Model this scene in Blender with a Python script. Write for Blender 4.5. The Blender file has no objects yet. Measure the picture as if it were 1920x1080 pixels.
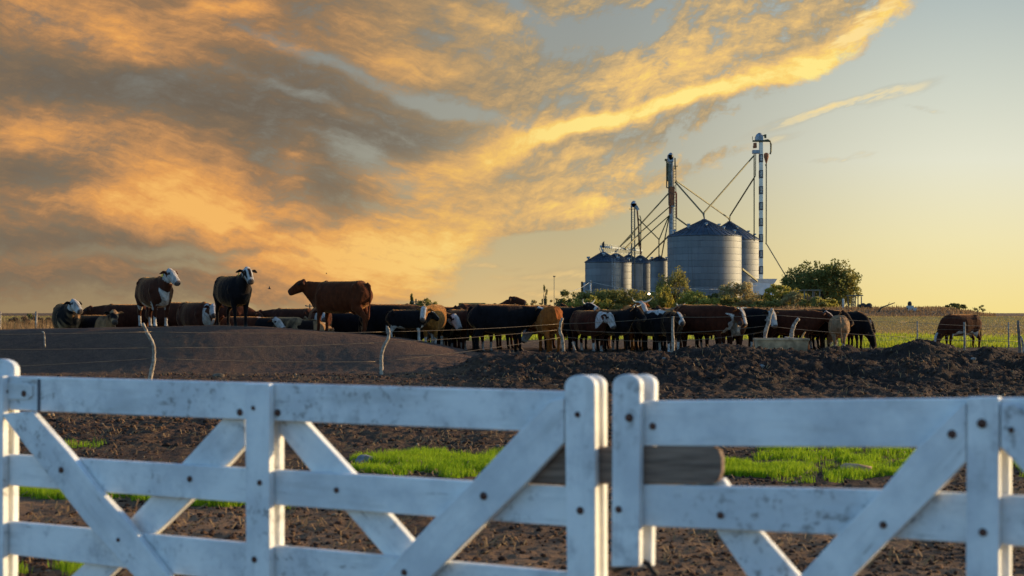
import bpy, bmesh, math, random
import numpy as np
from mathutils import Vector, Matrix, noise as mnoise
R = math.radians
sc = bpy.context.scene
col = sc.collection
# ------------------------------------------------------------------ camera
F = 50/36*1920                     # focal length in photo pixels
CAMH = 1.5
PITCH = math.atan(47/F)
cd = bpy.data.cameras.new('camera'); cam = bpy.data.objects.new('camera', cd); col.objects.link(cam)
cam.location = (0, 0, CAMH); cam.rotation_euler = (math.pi/2+PITCH, 0, 0)
cd.lens = 50; cd.sensor_width = 36; cd.clip_start = .05; cd.clip_end = 9000
cd.dof.use_dof = True; cd.dof.focus_distance = 40; cd.dof.aperture_fstop = 3.6
sc.camera = cam
sc.view_settings.view_transform = 'Standard'; sc.view_settings.look = 'None'
sc.view_settings.exposure = 1.3; sc.view_settings.gamma = 1
# ------------------------------------------------------------------ sun
SUN_EL, SUN_TH = 9.0, 20.0          # elevation; angle from +x (picture right) towards +y (away)
sd = bpy.data.lights.new('sun', 'SUN'); sun = bpy.data.objects.new('sun', sd); col.objects.link(sun)
sd.energy = 2.5; sd.angle = R(.6); sd.color = (1.0, .70, .34)
sdir = Vector((math.cos(R(SUN_TH))*math.cos(R(SUN_EL)), math.sin(R(SUN_TH))*math.cos(R(SUN_EL)), math.sin(R(SUN_EL))))
sun.rotation_euler = sdir.to_track_quat('Z', 'Y').to_euler()
sun.location = sdir*50
# ------------------------------------------------------------------ node helper
def lin(c):
    return tuple((v/255/12.92) if v/255 <= .04045 else ((v/255+.055)/1.055)**2.4 for v in c)
class NT:
    def __init__(s, nt): s.nt = nt; s.n = nt.nodes; s.l = nt.links
    def put(s, sock, v):
        if v is None: return
        if isinstance(v, bpy.types.NodeSocket): s.l.new(v, sock)
        else: sock.default_value = v
    def new(s, t, **kw):
        n = s.n.new(t)
        for k, v in kw.items(): setattr(n, k, v)
        return n
    def m(s, op, a, b=None, c=None, clamp=False):
        n = s.new('ShaderNodeMath', operation=op, use_clamp=clamp)
        for i, v in enumerate((a, b, c)): s.put(n.inputs[i], v)
        return n.outputs[0]
    def v(s, op, a, b=None, c=None):
        n = s.new('ShaderNodeVectorMath', operation=op)
        s.put(n.inputs[0], a); s.put(n.inputs[1], b)
        if c is not None: s.put(n.inputs[3 if op == 'SCALE' else 2], c)
        return n.outputs['Value'] if op in ('LENGTH', 'DOT_PRODUCT') else n.outputs[0]
    def sc(s, a, k): return s.v('SCALE', a, None, k)
    def mix(s, f, a, b, blend='MIX'):
        n = s.new('ShaderNodeMix', data_type='RGBA', blend_type=blend)
        s.put(n.inputs[0], f)
        for i, x in ((6, a), (7, b)):
            s.put(n.inputs[i], (*x, 1) if isinstance(x, tuple) and len(x) == 3 else x)
        return n.outputs[2]
    def ss(s, x, a, b, o0=0., o1=1.):
        n = s.new('ShaderNodeMapRange', interpolation_type='SMOOTHSTEP')
        for i, v in enumerate((x, a, b, o0, o1)): s.put(n.inputs[i], v)
        return n.outputs[0]
    def ramp(s, f, pts, interp='LINEAR'):
        n = s.new('ShaderNodeValToRGB'); cr = n.color_ramp; cr.interpolation = interp
        while len(cr.elements) > 1: cr.elements.remove(cr.elements[-1])
        for i, (p, c) in enumerate(pts):
            e = cr.elements[0] if i == 0 else cr.elements.new(p)
            e.position = p; e.color = (*c, 1) if len(c) == 3 else c
        s.put(n.inputs[0], f); return n.outputs[0]
    def noise(s, vec, scale, detail=4, rough=.5, dist=0, out=0, dim='3D'):
        n = s.new('ShaderNodeTexNoise', noise_dimensions=dim)
        s.put(n.inputs['Vector'], vec); n.inputs['Scale'].default_value = scale
        n.inputs['Detail'].default_value = detail; n.inputs['Roughness'].default_value = rough
        n.inputs['Distortion'].default_value = dist
        return n.outputs[out]
    def map(s, vec, loc=(0,0,0), rot=(0,0,0), scl=(1,1,1), kind='POINT'):
        n = s.new('ShaderNodeMapping', vector_type=kind)
        s.put(n.inputs[0], vec); n.inputs[1].default_value = loc; n.inputs[2].default_value = rot; n.inputs[3].default_value = scl
        return n.outputs[0]
# ------------------------------------------------------------------ sky
def build_world():
    w = bpy.data.worlds.new('World'); sc.world = w; w.use_nodes = True
    t = NT(w.node_tree); t.n.clear()
    out = t.new('ShaderNodeOutputWorld'); bg = t.new('ShaderNodeBackground'); bg.inputs[1].default_value = .1
    t.l.new(bg.outputs[0], out.inputs[0])
    sky = t.new('ShaderNodeTexSky', sky_type='NISHITA'); sky.sun_disc = False
    sky.sun_elevation = R(SUN_EL); sky.sun_rotation = R(90-SUN_TH)
    sky.sun_elevation = R(8)
    sky.air_density = 1.0; sky.dust_density = 1.0; sky.ozone_density = 2.0
    d = t.new('ShaderNodeTexCoord').outputs['Generated']
    sx = t.new('ShaderNodeSeparateXYZ'); t.l.new(d, sx.inputs[0]); dx, dy, dz = sx.outputs
    yy = t.m('MAXIMUM', dy, .15)
    X = t.m('MULTIPLY_ADD', t.m('DIVIDE', dx, yy), 2.667, .960)
    Y = t.m('MULTIPLY_ADD', t.m('DIVIDE', dz, yy), -2.667, .587)
    cb = t.new('ShaderNodeCombineXYZ'); t.put(cb.inputs[0], X); t.put(cb.inputs[1], Y); P = cb.outputs[0]
    def warp(P, s, a, det=3, off=0):
        n = t.noise(t.v('ADD', P, (off, off*1.7, 0)), s, det, .55, 0, 1)
        return t.v('ADD', P, t.sc(t.v('SUBTRACT', n, (.5, .5, .5)), a))
    W1 = warp(P, 3.2, .085, 5, 3.1)
    W = warp(W1, 13, .028, 5, 7.7)
    right = t.ss(X, .75, 1.15)
    # long streaks fanning from the lower left: one grain for each side
    gl = t.map(W1, rot=(0, 0, R(12)), scl=(.42, .13, 1), kind='TEXTURE')
    gr = t.map(W1, rot=(0, 0, R(-19)), scl=(.36, .10, 1), kind='TEXTURE')
    nl = t.m('MULTIPLY_ADD', t.m('SUBTRACT', t.noise(t.map(W, rot=(0,0,R(17)), scl=(.20,.032,1), kind='TEXTURE'), 1.5, 7, .66), .5), .55, t.noise(gl, 1.6, 9, .60)); nr = t.m('MULTIPLY_ADD', t.m('SUBTRACT', t.noise(t.map(W, rot=(0,0,R(-16)), scl=(.17,.026,1), kind='TEXTURE'), 1.5, 7, .66), .5), .55, t.noise(gr, 1.6, 9, .62))
    ns = t.m('ADD', t.m('MULTIPLY', nl, t.m('SUBTRACT', 1, right)), t.m('MULTIPLY', nr, right))
    # feathery cross grain in the right-hand cloud
    gf = t.map(W, rot=(0, 0, R(-58)), scl=(.16, .045, 1), kind='TEXTURE')
    nf = t.noise(gf, 1.5, 6, .6)
    nb = t.noise(W, 5.5, 9, .62)
    nfine = t.noise(t.map(W, rot=(0,0,R(-6)), scl=(1.0,.5,1), kind='TEXTURE'), 17, 7, .72)
    def blobs(lst, base, vec):
        acc = base
        for (cx, cy, rx, ry, rot, amp) in lst:
            mp = t.map(vec, (cx/1000, cy/1000, 0), (0, 0, R(rot)), (rx*1.75/1000, ry*1.75/1000, 1), 'TEXTURE')
            g = t.new('ShaderNodeTexGradient', gradient_type='SPHERICAL'); t.l.new(mp, g.inputs[0])
            s = t.ss(g.outputs['Fac'], 0, 1)
            acc = t.m('MULTIPLY_ADD', s, amp, acc)
        return acc
    LIT = [(690,505,230,55,0,.50),(780,550,170,35,0,.40),(560,540,160,30,0,.15),(820,470,120,30,0,.3),(150,55,190,62,12,.50),(265,92,85,34,20,.35),(50,15,90,30,0,.15),(430,6,85,18,0,.75),(480,60,130,30,18,.32),
           (700,70,230,45,8,.22),(880,35,75,22,28,.35),(760,112,110,22,5,.25),(900,95,60,12,30,.25),(75,240,110,48,10,.50),(300,215,90,25,15,.15),
           (300,330,260,80,16,.55),(200,395,240,45,5,.50),(430,400,200,60,8,.50),(555,312,40,34,35,.45),(645,205,60,22,10,.25),
           (600,440,240,50,0,.45),(770,425,150,60,-6,.50),(650,485,200,36,0,.40),(230,40,240,60,10,.15),(820,305,140,44,-8,.45),(930,265,130,38,-16,.45),
           (1010,330,260,70,-8,.42),(1050,405,160,32,-4,.50),(1150,228,190,17,-15,.85),(1060,245,110,22,-5,.5),(1310,188,150,16,-13,.65),(1440,140,160,22,-14,.6),
           (1570,82,170,24,-27,.75),(1660,15,90,24,-32,.5),(1330,100,210,70,-25,.34),(1180,150,160,40,-18,.35),(1400,290,90,24,-25,.25),
           (1220,345,150,36,-20,.35),(600,270,70,18,14,.15),
           (330,175,400,46,12,-.40),(720,225,280,46,18,-.32),(560,140,200,26,24,-.15),(30,180,160,40,5,-.2),(60,320,130,30,8,-.30),(520,245,220,45,10,-.22),(525,423,90,10,-5,-.35),
           (640,372,80,36,20,-.30),(480,465,70,8,0,-.3),(100,150,240,34,8,-.15),(120,450,220,16,4,-.22),(150,535,360,55,0,-.08),(1180,268,110,14,-5,-.3),(1060,270,60,8,-8,-.35)]
    L = blobs([(a,b,c,d,e,f*.62) for a,b,c,d,e,f in LIT], .32, W)
    L = t.m('ADD', L, t.m('MULTIPLY', t.m('SUBTRACT', ns, .5), 1.0))
    L = t.m('ADD', L, t.m('MULTIPLY', t.m('SUBTRACT', nb, .5), .45))
    nbil = t.noise(t.map(W, loc=(.3,.2,0), rot=(0,0,R(4)), scl=(.15,.07,1), kind='TEXTURE'), 1.3, 8, .62)
    bil = t.m('ABSOLUTE', t.m('MULTIPLY', t.m('SUBTRACT', nbil, .5), 2))          # puffy cells with dark seams
    nbi2 = t.m('ABSOLUTE', t.m('MULTIPLY', t.m('SUBTRACT', t.noise(t.map(W, loc=(.7,.1,0), rot=(0,0,R(-4)), scl=(.06,.032,1), kind='TEXTURE'), 1.3, 6, .65), .5), 2))
    L = t.m('ADD', L, t.m('MULTIPLY', t.m('SUBTRACT', bil, .22), t.m('MULTIPLY_ADD', right, .25, .30)))
    L = t.m('ADD', L, t.m('MULTIPLY', t.m('SUBTRACT', nbi2, .22), t.m('MULTIPLY_ADD', right, .2, .14)))
    L = t.m('ADD', L, t.m('MULTIPLY', t.m('SUBTRACT', nfine, .5), .36))
    L = t.m('ADD', L, t.m('MULTIPLY', t.m('MULTIPLY', t.m('SUBTRACT', nf, .5), right), .7), clamp=True)
    cl = t.ramp(L, [(0, lin((112,100,86))), (.22, lin((128,109,88))), (.42, lin((154,120,88))), (.62, lin((194,142,92))), (.8, lin((226,160,90))), (1, lin((244,184,102)))])
    cr = t.ramp(L, [(0, lin((140,132,116))), (.22, lin((166,150,122))), (.42, lin((204,174,126))), (.62, lin((236,194,124))), (.8, lin((252,212,118))), (1, lin((255,232,140)))])
    cloud = t.mix(t.ss(X, .45, 1.25), cl, cr)
    # clear sky: three columns of a vertical gradient
    def colm(a): return t.ramp(t.m('DIVIDE', Y, .6), [(p/.6, lin(c)) for p, c in a])
    c0 = colm([(0,(120,122,118)),(.3,(124,118,106)),(.45,(138,126,104)),(.6,(158,134,98))])
    c1 = colm([(0,(146,152,150)),(.3,(166,164,148)),(.42,(188,176,140)),(.5,(204,182,134)),(.6,(226,190,126))])
    c2 = colm([(0,(180,191,188)),(.15,(206,211,198)),(.3,(229,228,206)),(.45,(240,228,178)),(.6,(246,222,140))])
    clear = t.mix(t.ss(X, 1.0, 1.85), t.mix(t.ss(X, .1, 1.0), c0, c1), c2)
    # edge of the cloud bank, as a function of height
    pts = [(0,1.73),(.06,1.66),(.12,1.60),(.17,1.47),(.21,1.42),(.28,1.41),(.33,1.32),(.38,1.20),(.425,1.12),(.445,.96),(.5,.88),(.59,.84)]
    edge = t.ramp(t.m('DIVIDE', t.m('ADD', Y, 0), .6), [(p/.6, (e/2, e/2, e/2)) for p, e in pts])
    ed = t.m('SUBTRACT', t.m('MULTIPLY', edge, 2), t.new('ShaderNodeSeparateXYZ').outputs[0]) if False else None
    sw = t.new('ShaderNodeSeparateXYZ'); t.l.new(W, sw.inputs[0])
    ed = t.m('SUBTRACT', t.m('MULTIPLY', edge, 2), sw.outputs[0])
    ed = t.m('ADD', ed, t.m('MULTIPLY', t.m('SUBTRACT', nb, .5), .12))
    bank = t.ss(t.m('MULTIPLY_ADD', t.m('SUBTRACT', nfine, .5), .14, ed), -.005, t.m('MULTIPLY_ADD', right, -.05, .10))
    GAP = [(980,15,60,20,20,-.5),(1090,55,120,34,0,-.5),(900,200,150,16,22,-.3),(560,95,110,11,22,-.40),(720,150,130,14,22,-.38),(850,200,110,12,18,-.38),(560,170,160,9,20,-.25),(640,260,120,16,16,-.25),(740,330,100,30,25,-.35),(700,385,60,20,10,-.25),
           (1330,262,130,18,-20,-.75),(1460,212,110,30,-20,-1.0),(1260,300,120,16,-18,-.35),(1200,60,60,20,-30,-.3),(250,475,260,14,0,-.45),(360,500,120,9,0,-.5),(60,560,300,30,0,-.5),(1180,40,120,30,-20,-.3),(560,575,500,16,0,-.3)]
    C = t.m('MULTIPLY_ADD', t.m('SUBTRACT', nfine, .5), .7, blobs(GAP, .98, W))
    C = t.m('ADD', C, t.m('MULTIPLY', t.m('SUBTRACT', ns, .5), .95))
    C = t.m('ADD', C, t.m('MULTIPLY', t.m('SUBTRACT', nb, .5), .8))
    C = t.m('ADD', C, t.m('MULTIPLY', t.m('SUBTRACT', bil, .2), t.m('MULTIPLY_ADD', right, .5, .3)))
    C = t.m('ADD', C, t.m('MULTIPLY', t.m('SUBTRACT', L, .34), t.m('MULTIPLY_ADD', right, .5, .22)))
    C = t.m('ADD', C, t.m('MULTIPLY', t.m('MULTIPLY', t.m('SUBTRACT', nf, .5), right), 1.4))
    cov = t.m('MULTIPLY', t.ss(C, .30, 1.0), bank)
    WSP = [(1600,190,95,8,-16,1.1),(1700,172,60,8,-20,.5),(1480,228,70,9,-20,.5),(1735,203,28,4,8,.5),(1570,298,45,4,-4,.6),(1615,290,22,4,-10,.6),(1640,30,60,16,-30,.6),(1590,75,50,12,-20,.5),(1440,265,55,6,-14,.5),
           (1010,548,60,10,3,.5),(1080,515,60,14,0,.45),(960,520,60,6,0,.4),(900,500,70,5,2,.5)]
    ws = blobs(WSP, 0., warp(P, 14, .02, 4))
    ws = t.m('MULTIPLY', ws, t.ss(t.noise(t.map(P, rot=(0,0,R(-18)), scl=(.2, .04, 1), kind='TEXTURE'), 2.2, 6, .6), .32, .62), clamp=True)
    cov = t.m('MAXIMUM', cov, t.m('MULTIPLY', ws, .9))
    cloudw = t.mix(t.ss(ws, .1, .4), cloud, t.mix(t.ss(X, .9, 1.3), lin((240,195,125)), lin((253,222,150))))
    front = t.mix(cov, clear, cloudw)
    front = t.sc(front, 10.0/2**1.3)
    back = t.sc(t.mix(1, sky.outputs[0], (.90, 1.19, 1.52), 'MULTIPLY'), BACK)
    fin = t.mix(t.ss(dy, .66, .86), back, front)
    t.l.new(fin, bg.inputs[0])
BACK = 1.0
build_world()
sc.cycles.use_denoising = True
# ------------------------------------------------------------------ picture <-> world
def ray(px, py):
    a, b = (px-960)/F, (540-py)/F
    return Vector((a, math.cos(PITCH)-b*math.sin(PITCH), math.sin(PITCH)+b*math.cos(PITCH)))
def at(px, py, Y):
    r = ray(px, py); return Vector((0, 0, CAMH)) + r*(Y/r.y)
def on_plane(px, py, P0, n):
    r = ray(px, py); o = Vector((0, 0, CAMH)); return o + r*((P0-o).dot(n)/r.dot(n))
# ------------------------------------------------------------------ object helpers
def tag(o, label=None, cat=None, group=None, kind=None):
    if label: o['label'] = label
    if cat: o['category'] = cat
    if group: o['group'] = group
    if kind: o['kind'] = kind
    return o
def empty(name, loc, label=None, cat=None, group=None, rz=0):
    o = bpy.data.objects.new(name, None); col.objects.link(o); o.location = loc; o.rotation_euler = (0, 0, rz)
    o.empty_display_size = .3
    return tag(o, label, cat, group)
def mesh_obj(name, me, mat, parent=None):
    o = bpy.data.objects.new(name, me); col.objects.link(o)
    me.name = name
    for m in (mat if isinstance(mat, (list, tuple)) else [mat]):
        if m: me.materials.append(m)
    if parent: o.parent = parent
    return o
class MB:
    """collects shapes; build() links them as ONE mesh (points are given in world space when a parent Empty is named)"""
    def __init__(s): s.v = []; s.f = []; s.mi = []; s.sm = []
    def add(s, vs, fs, mi=0, smooth=False):
        b = len(s.v); s.v += [tuple(p) for p in vs]; s.f += [tuple(i+b for i in f) for f in fs]
        s.mi += [mi]*len(fs); s.sm += [smooth]*len(fs); return s
    def box(s, a, b, mi=0):
        (x0,y0,z0), (x1,y1,z1) = a, b
        vs = [(x0,y0,z0),(x1,y0,z0),(x1,y1,z0),(x0,y1,z0),(x0,y0,z1),(x1,y0,z1),(x1,y1,z1),(x0,y1,z1)]
        return s.add(vs, [(0,3,2,1),(4,5,6,7),(0,1,5,4),(1,2,6,5),(2,3,7,6),(3,0,4,7)], mi)
    def bar(s, p, q, w, h=None, mi=0):
        h = h or w; p = Vector(p); q = Vector(q); t = (q-p).normalized()
        up = Vector((0,0,1)) if abs(t.z) < .95 else Vector((0,1,0))
        a = t.cross(up).normalized()*w/2; b = t.cross(a).normalized()*h/2
        vs = [p-a-b, p+a-b, p+a+b, p-a+b, q-a-b, q+a-b, q+a+b, q-a+b]
        return s.add(vs, [(0,3,2,1),(4,5,6,7),(0,1,5,4),(1,2,6,5),(2,3,7,6),(3,0,4,7)], mi)
    def tube(s, pts, rad, n=8, mi=0, up=(0,0,1), smooth=True, power=2.0):
        """pts: path, rad: number / list of r or (r_side, r_up)"""
        pts = [Vector(p) for p in pts]; k = len(pts)
        if not isinstance(rad, (list, tuple)): rad = [rad]*k
        rings = []; pa = None
        for i, p in enumerate(pts):
            t = (pts[min(i+1, k-1)]-pts[max(i-1, 0)]).normalized()
            u = Vector(up)
            if abs(t.dot(u)) > .97: u = Vector((0,1,0)) if abs(t.y) < .9 else Vector((1,0,0))
            a = t.cross(u).normalized(); 
            if pa is not None and a.dot(pa) < 0 and abs(a.dot(pa)) > .5: a = -a
            pa = a; b = a.cross(t).normalized()
            r = rad[i]; ra, rb = (r, r) if not isinstance(r, (list, tuple)) else r
            ring = []
            for j in range(n):
                th = 2*math.pi*j/n; c, q = math.cos(th), math.sin(th)
                if power != 2: 
                    c = math.copysign(abs(c)**(2/power), c); q = math.copysign(abs(q)**(2/power), q)
                ring.append(p + a*ra*c + b*rb*q)
            rings.append(ring)
        vs = [v for r in rings for v in r]; fs = []
        for i in range(k-1):
            for j in range(n):
                fs.append((i*n+j, i*n+(j+1)%n, (i+1)*n+(j+1)%n, (i+1)*n+j))
        fs.append(tuple(range(n-1, -1, -1))); fs.append(tuple((k-1)*n+j for j in range(n)))
        return s.add(vs, fs, mi, smooth)
    def lathe(s, c, prof, n=32, mi=0, smooth=True):
        c = Vector(c); vs = []; fs = []
        for r, z in prof:
            for j in range(n):
                th = 2*math.pi*j/n; vs.append(c+Vector((r*math.cos(th), r*math.sin(th), z)))
        for i in range(len(prof)-1):
            for j in range(n): fs.append((i*n+j, i*n+(j+1)%n, (i+1)*n+(j+1)%n, (i+1)*n+j))
        fs.append(tuple(range(n-1, -1, -1))); fs.append(tuple((len(prof)-1)*n+j for j in range(n)))
        return s.add(vs, fs, mi, smooth)
    def mesh(s, origin=(0,0,0)):
        me = bpy.data.meshes.new('m'); o = Vector(origin)
        me.from_pydata([Vector(v)-o for v in s.v], [], s.f)
        me.polygons.foreach_set('material_index', s.mi); me.polygons.foreach_set('use_smooth', s.sm)
        me.update(); return me
    def build(s, name, mat, parent=None, loc=None):
        o_ = parent.location if parent else (loc or (0,0,0))
        o = mesh_obj(name, s.mesh(o_), mat, parent)
        if not parent and loc: o.location = loc
        return o
# ------------------------------------------------------------------ materials
def mat(name, build, rough=.8, metal=0., spec=.3):
    m = bpy.data.materials.new(name); m.use_nodes = True; t = NT(m.node_tree); t.n.clear()
    o = t.new('ShaderNodeOutputMaterial'); b = t.new('ShaderNodeBsdfPrincipled')
    b.inputs['Roughness'].default_value = rough; b.inputs['Metallic'].default_value = metal
    b.inputs['Specular IOR Level'].default_value = spec
    t.l.new(b.outputs[0], o.inputs[0]); t.bsdf = b; t.out = o
    build(t, b); return m
def simple(name, c, rough=.8, metal=0., var=.25, scale=8, bump=0, c2=None, spec=.3):
    def f(t, b):
        tc = t.new('ShaderNodeTexCoord').outputs['Object']
        n = t.noise(tc, scale, 6, .6)
        d = c2 or tuple(v*(1-var) for v in c)
        t.put(b.inputs['Base Color'], t.mix(t.ss(n, .35, .65), tuple(min(1, v*(1+var*.5)) for v in c), d))
        if bump:
            bp = t.new('ShaderNodeBump'); bp.inputs['Strength'].default_value = bump; bp.inputs['Distance'].default_value = .02
            t.put(bp.inputs['Height'], t.noise(tc, scale*4, 5, .6)); t.l.new(bp.outputs[0], b.inputs['Normal'])
    return mat(name, f, rough, metal, spec)
# ------------------------------------------------------------------ terrain
def hash2(ix, iy, seed):
    h = (ix*374761393 + iy*668265263 + seed*1442695041) & 0xFFFFFFFF
    h = ((h ^ (h >> 13))*1274126177) & 0xFFFFFFFF
    return ((h ^ (h >> 16)) & 0xFFFF)/65535.0
def vnoise(x, y, seed=0):
    ix = np.floor(x).astype(np.int64); iy = np.floor(y).astype(np.int64); fx = x-ix; fy = y-iy
    fx = fx*fx*fx*(fx*(fx*6-15)+10); fy = fy*fy*fy*(fy*(fy*6-15)+10)
    a = hash2(ix, iy, seed); b = hash2(ix+1, iy, seed); c = hash2(ix, iy+1, seed); d = hash2(ix+1, iy+1, seed)
    return (a*(1-fx)+b*fx)*(1-fy) + (c*(1-fx)+d*fx)*fy
def fbm(x, y, s, oct=4, seed=0, gain=.5):
    t = 0; a = 1; n = 0
    for o in range(oct):
        ca, sa = math.cos(o*1.1+.5), math.sin(o*1.1+.5)
        t = t + a*(vnoise((x*ca-y*sa)/s, (x*sa+y*ca)/s, seed+o*17)-.5); n += a; a *= gain; s /= 2.03
    return t/n*2
def sst(x, a, b):
    t = np.clip((x-a)/(b-a), 0, 1); return t*t*(3-2*t)
def interp_px(px, tab):
    return np.interp(px, [a for a, b in tab], [b for a, b in tab])
MC = [(-600,619),(0,617),(150,614),(270,611),(400,612),(500,617),(600,624),(700,631),(760,638),(830,650),(890,662),(960,676),(1100,700)]
BC = [(760,690),(850,672),(900,666),(1000,664),(1100,665),(1200,661),(1260,663),(1330,658),(1385,651),(1440,657),(1520,659),(1600,661),(1660,663),(1690,656),(1735,646),(1780,650),(1820,661),(1860,654),(1920,656),(2100,650),(2600,655)]
def base_h(x, y):
    yy = np.maximum(y, 5.)
    px = 960+F*x/yy
    plateau = .36*sst(y, 33, 39)*sst(px, 650, 900) + .56*sst(y, 40.5, 43.5)*(1-sst(px, 560, 820))*(1-sst(y, 50, 62)*.3)
    far = .78*sst(y, 88, 150)
    # left mound
    mz = CAMH-(interp_px(px, MC)-587)/F*39
    mz = mz + .05*fbm(x, y*0, 3., 2, 5)
    pr = sst(y, 34.9+.3*np.sin(x*.9), 38.6)*(1-sst(y, 40.3, 43.2))
    mound = np.where(mz > 0, mz, 0)*pr
    # right bank
    bz = CAMH-(interp_px(px, BC)-587)/F*35.2
    bf = sst(px, 700, 1000)
    t = np.clip((y-(25.0-1.0*np.sin(x*.35)))/10.2, 0, 1)
    up = (t**1.15)*(1-sst(y, 35.6, 37.2))
    bank = bz*bf*up
    z = np.maximum(np.maximum(plateau, mound), bank)+far
    # banks of tall weeds in the distance, right of the silos
    bx = 960+F*x/yy
    z = z + .85*sst(y, 150, 165)*(1-sst(y, 230, 300))*sst(bx, 1180, 1400)*(1-sst(bx, 1760, 1870))
    return z, px, mound, bank
def height(x, y):
    x = np.asarray(x, float); y = np.asarray(y, float)
    z, px, mound, bank = base_h(x, y)
    near = 1-sst(y, 46, 60)
    onm = np.clip(mound/.5, 0, 1)*(1-np.clip(bank/.3, 0, 1))
    onb = np.clip(bank/.25, 0, 1)
    clod = 1-np.abs(fbm(x, y, .55, 4, 31, .55))*2.0          # ridged
    fine = fbm(x, y, .16, 3, 77, .6)
    small = 1-np.abs(fbm(x+.3*fine, y, .24, 3, 51, .6))*2.2
    dig = sst(y, 15, 17)*(1-sst(y, 33, 35))                    # dug-over soil between the grass and the mound
    rough = .085*onb + .045*dig + .014*(1-dig)
    rough = rough*(1-.62*onm)
    z = z + near*(rough*(clod-.6)*.6 + rough*.55*(small-.6) + rough*.8*fine + (.17*onb+.03*dig)*(1-onm)*fbm(x, y, 1.7, 3, 11) + .10*onb*(1-onm)*fbm(x, y, .7, 2, 13))
    z = z + near*.015*fbm(x, y, 4., 3, 3) + near*.004*fine
    z = z + (1-near)*.06*fbm(x, y, 12, 3, 9)
    return z
def ground_z(x, y): return float(height(np.array([x]), np.array([y]))[0])
def ground_hit(px, py):
    r = ray(px, py); lo = 5.
    o = Vector((0,0,CAMH))
    for i in range(4000):
        y = lo+i*.05; p = o+r*(y/r.y)
        if p.z < ground_z(p.x, p.y): return p
    return p
def soil(t, b):
    g = t.new('ShaderNodeNewGeometry'); P = g.outputs['Position']
    s = t.new('ShaderNodeSeparateXYZ'); t.l.new(P, s.inputs[0]); x, y, z = s.outputs
    n1 = t.noise(P, .55, 5, .6); n2 = t.noise(P, 4.5, 6, .65); n3 = t.noise(P, 30, 5, .7)
    c = t.mix(t.ss(n2, .3, .72), lin((58,43,35)), lin((102,76,57)))
    c = t.mix(t.m('MULTIPLY', t.ss(n1, .42, .7), .5), c, lin((120,92,64)))
    c = t.mix(t.ss(n3, .62, .74), c, lin((116,92,70)))           # straw and pale crumbs
    c = t.mix(t.ss(n3, .40, .28), c, lin((46,38,35)))
    # trampled dry mud near the gate is paler
    c = t.mix(t.m('MULTIPLY', t.ss(y, 13.5, 11.0), t.ss(n1, .3, .6)), c, lin((140,108,80)))
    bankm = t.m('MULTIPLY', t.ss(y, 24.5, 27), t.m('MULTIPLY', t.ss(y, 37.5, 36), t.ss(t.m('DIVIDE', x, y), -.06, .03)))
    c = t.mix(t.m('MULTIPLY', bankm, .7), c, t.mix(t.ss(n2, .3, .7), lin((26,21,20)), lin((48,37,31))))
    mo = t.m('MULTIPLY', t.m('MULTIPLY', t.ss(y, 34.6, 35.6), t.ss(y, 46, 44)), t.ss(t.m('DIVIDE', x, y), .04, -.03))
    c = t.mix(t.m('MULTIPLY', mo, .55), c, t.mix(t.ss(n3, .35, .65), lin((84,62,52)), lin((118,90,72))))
    # greener ground under the strips of grass
    # pasture
    pn = t.noise(t.map(P, scl=(.35, .06, 1)), 1., 5, .6); pf = t.noise(t.map(P, scl=(1.2, .5, 1)), 1.5, 6, .65)
    green = t.mix(t.ss(pf, .3, .7), lin((104,124,18)), lin((150,150,40)))
    dry = t.mix(t.ss(pf, .35, .65), lin((146,114,68)), lin((116,98,54)))
    weed = t.mix(t.ss(pf, .35, .65), lin((128,96,66)), lin((96,72,52)))
    ys = t.m('ADD', y, t.m('MULTIPLY', t.m('SUBTRACT', pn, .5), 34))
    past = t.mix(t.ss(ys, 56, 74), green, dry)
    past = t.mix(t.m('MULTIPLY', t.ss(ys, 100, 125), t.ss(pf, .35, .6)), past, lin((126,116,56)))
    past = t.mix(t.ss(y, 146, 152), past, weed)
    edge = t.ss(t.m('ADD', y, t.m('MULTIPLY', t.m('SUBTRACT', n1, .5), 5)), 46.0, 48.0)
    edge = t.mix(t.ss(t.m('DIVIDE', x, y), .21, .245), t.m('MULTIPLY', edge, t.ss(y, 58, 64)), edge)
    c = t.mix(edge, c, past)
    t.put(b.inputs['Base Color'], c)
    bp = t.new('ShaderNodeBump'); bp.inputs['Strength'].default_value = 1.0; bp.inputs['Distance'].default_value = .07
    t.put(bp.inputs['Height'], t.m('ADD', t.noise(P, 14, 6, .7), t.m('MULTIPLY', n3, .35)))
    t.l.new(bp.outputs[0], b.inputs['Normal'])
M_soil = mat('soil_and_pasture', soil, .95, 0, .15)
def build_ground():
    c = np.concatenate([-np.geomspace(45, .62, 26)[:-1], np.linspace(-.6, .6, 760), np.geomspace(.62, 45, 26)[1:]])
    rows = [-200, -80, -30, -10, -2, 1, 3, 4.5, 6]
    y = 7.
    while y < 48: rows.append(y); y += min(max(y*y/2100., .03), .066)
    while y < 120: rows.append(y); y += .8
    while y < 320: rows.append(y); y += 2.5
    while y < 7000: rows.append(y); y *= 1.12
    r = np.array(rows); X = c[None, :]*np.maximum(r, 7.)[:, None]; Y = np.repeat(r[:, None], len(c), 1)
    Z = height(X.ravel(), Y.ravel())
    nr, nc = X.shape
    co = np.stack([X.ravel(), Y.ravel(), Z], 1).astype(np.float32)
    i = np.arange(nr-1)[:, None]*nc + np.arange(nc-1)[None, :]
    q = np.stack([i, i+1, i+nc+1, i+nc], -1).reshape(-1, 4)
    me = np_mesh(co, q)
    o = mesh_obj('ground', me, M_soil); o['kind'] = 'structure'
    return o
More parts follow.
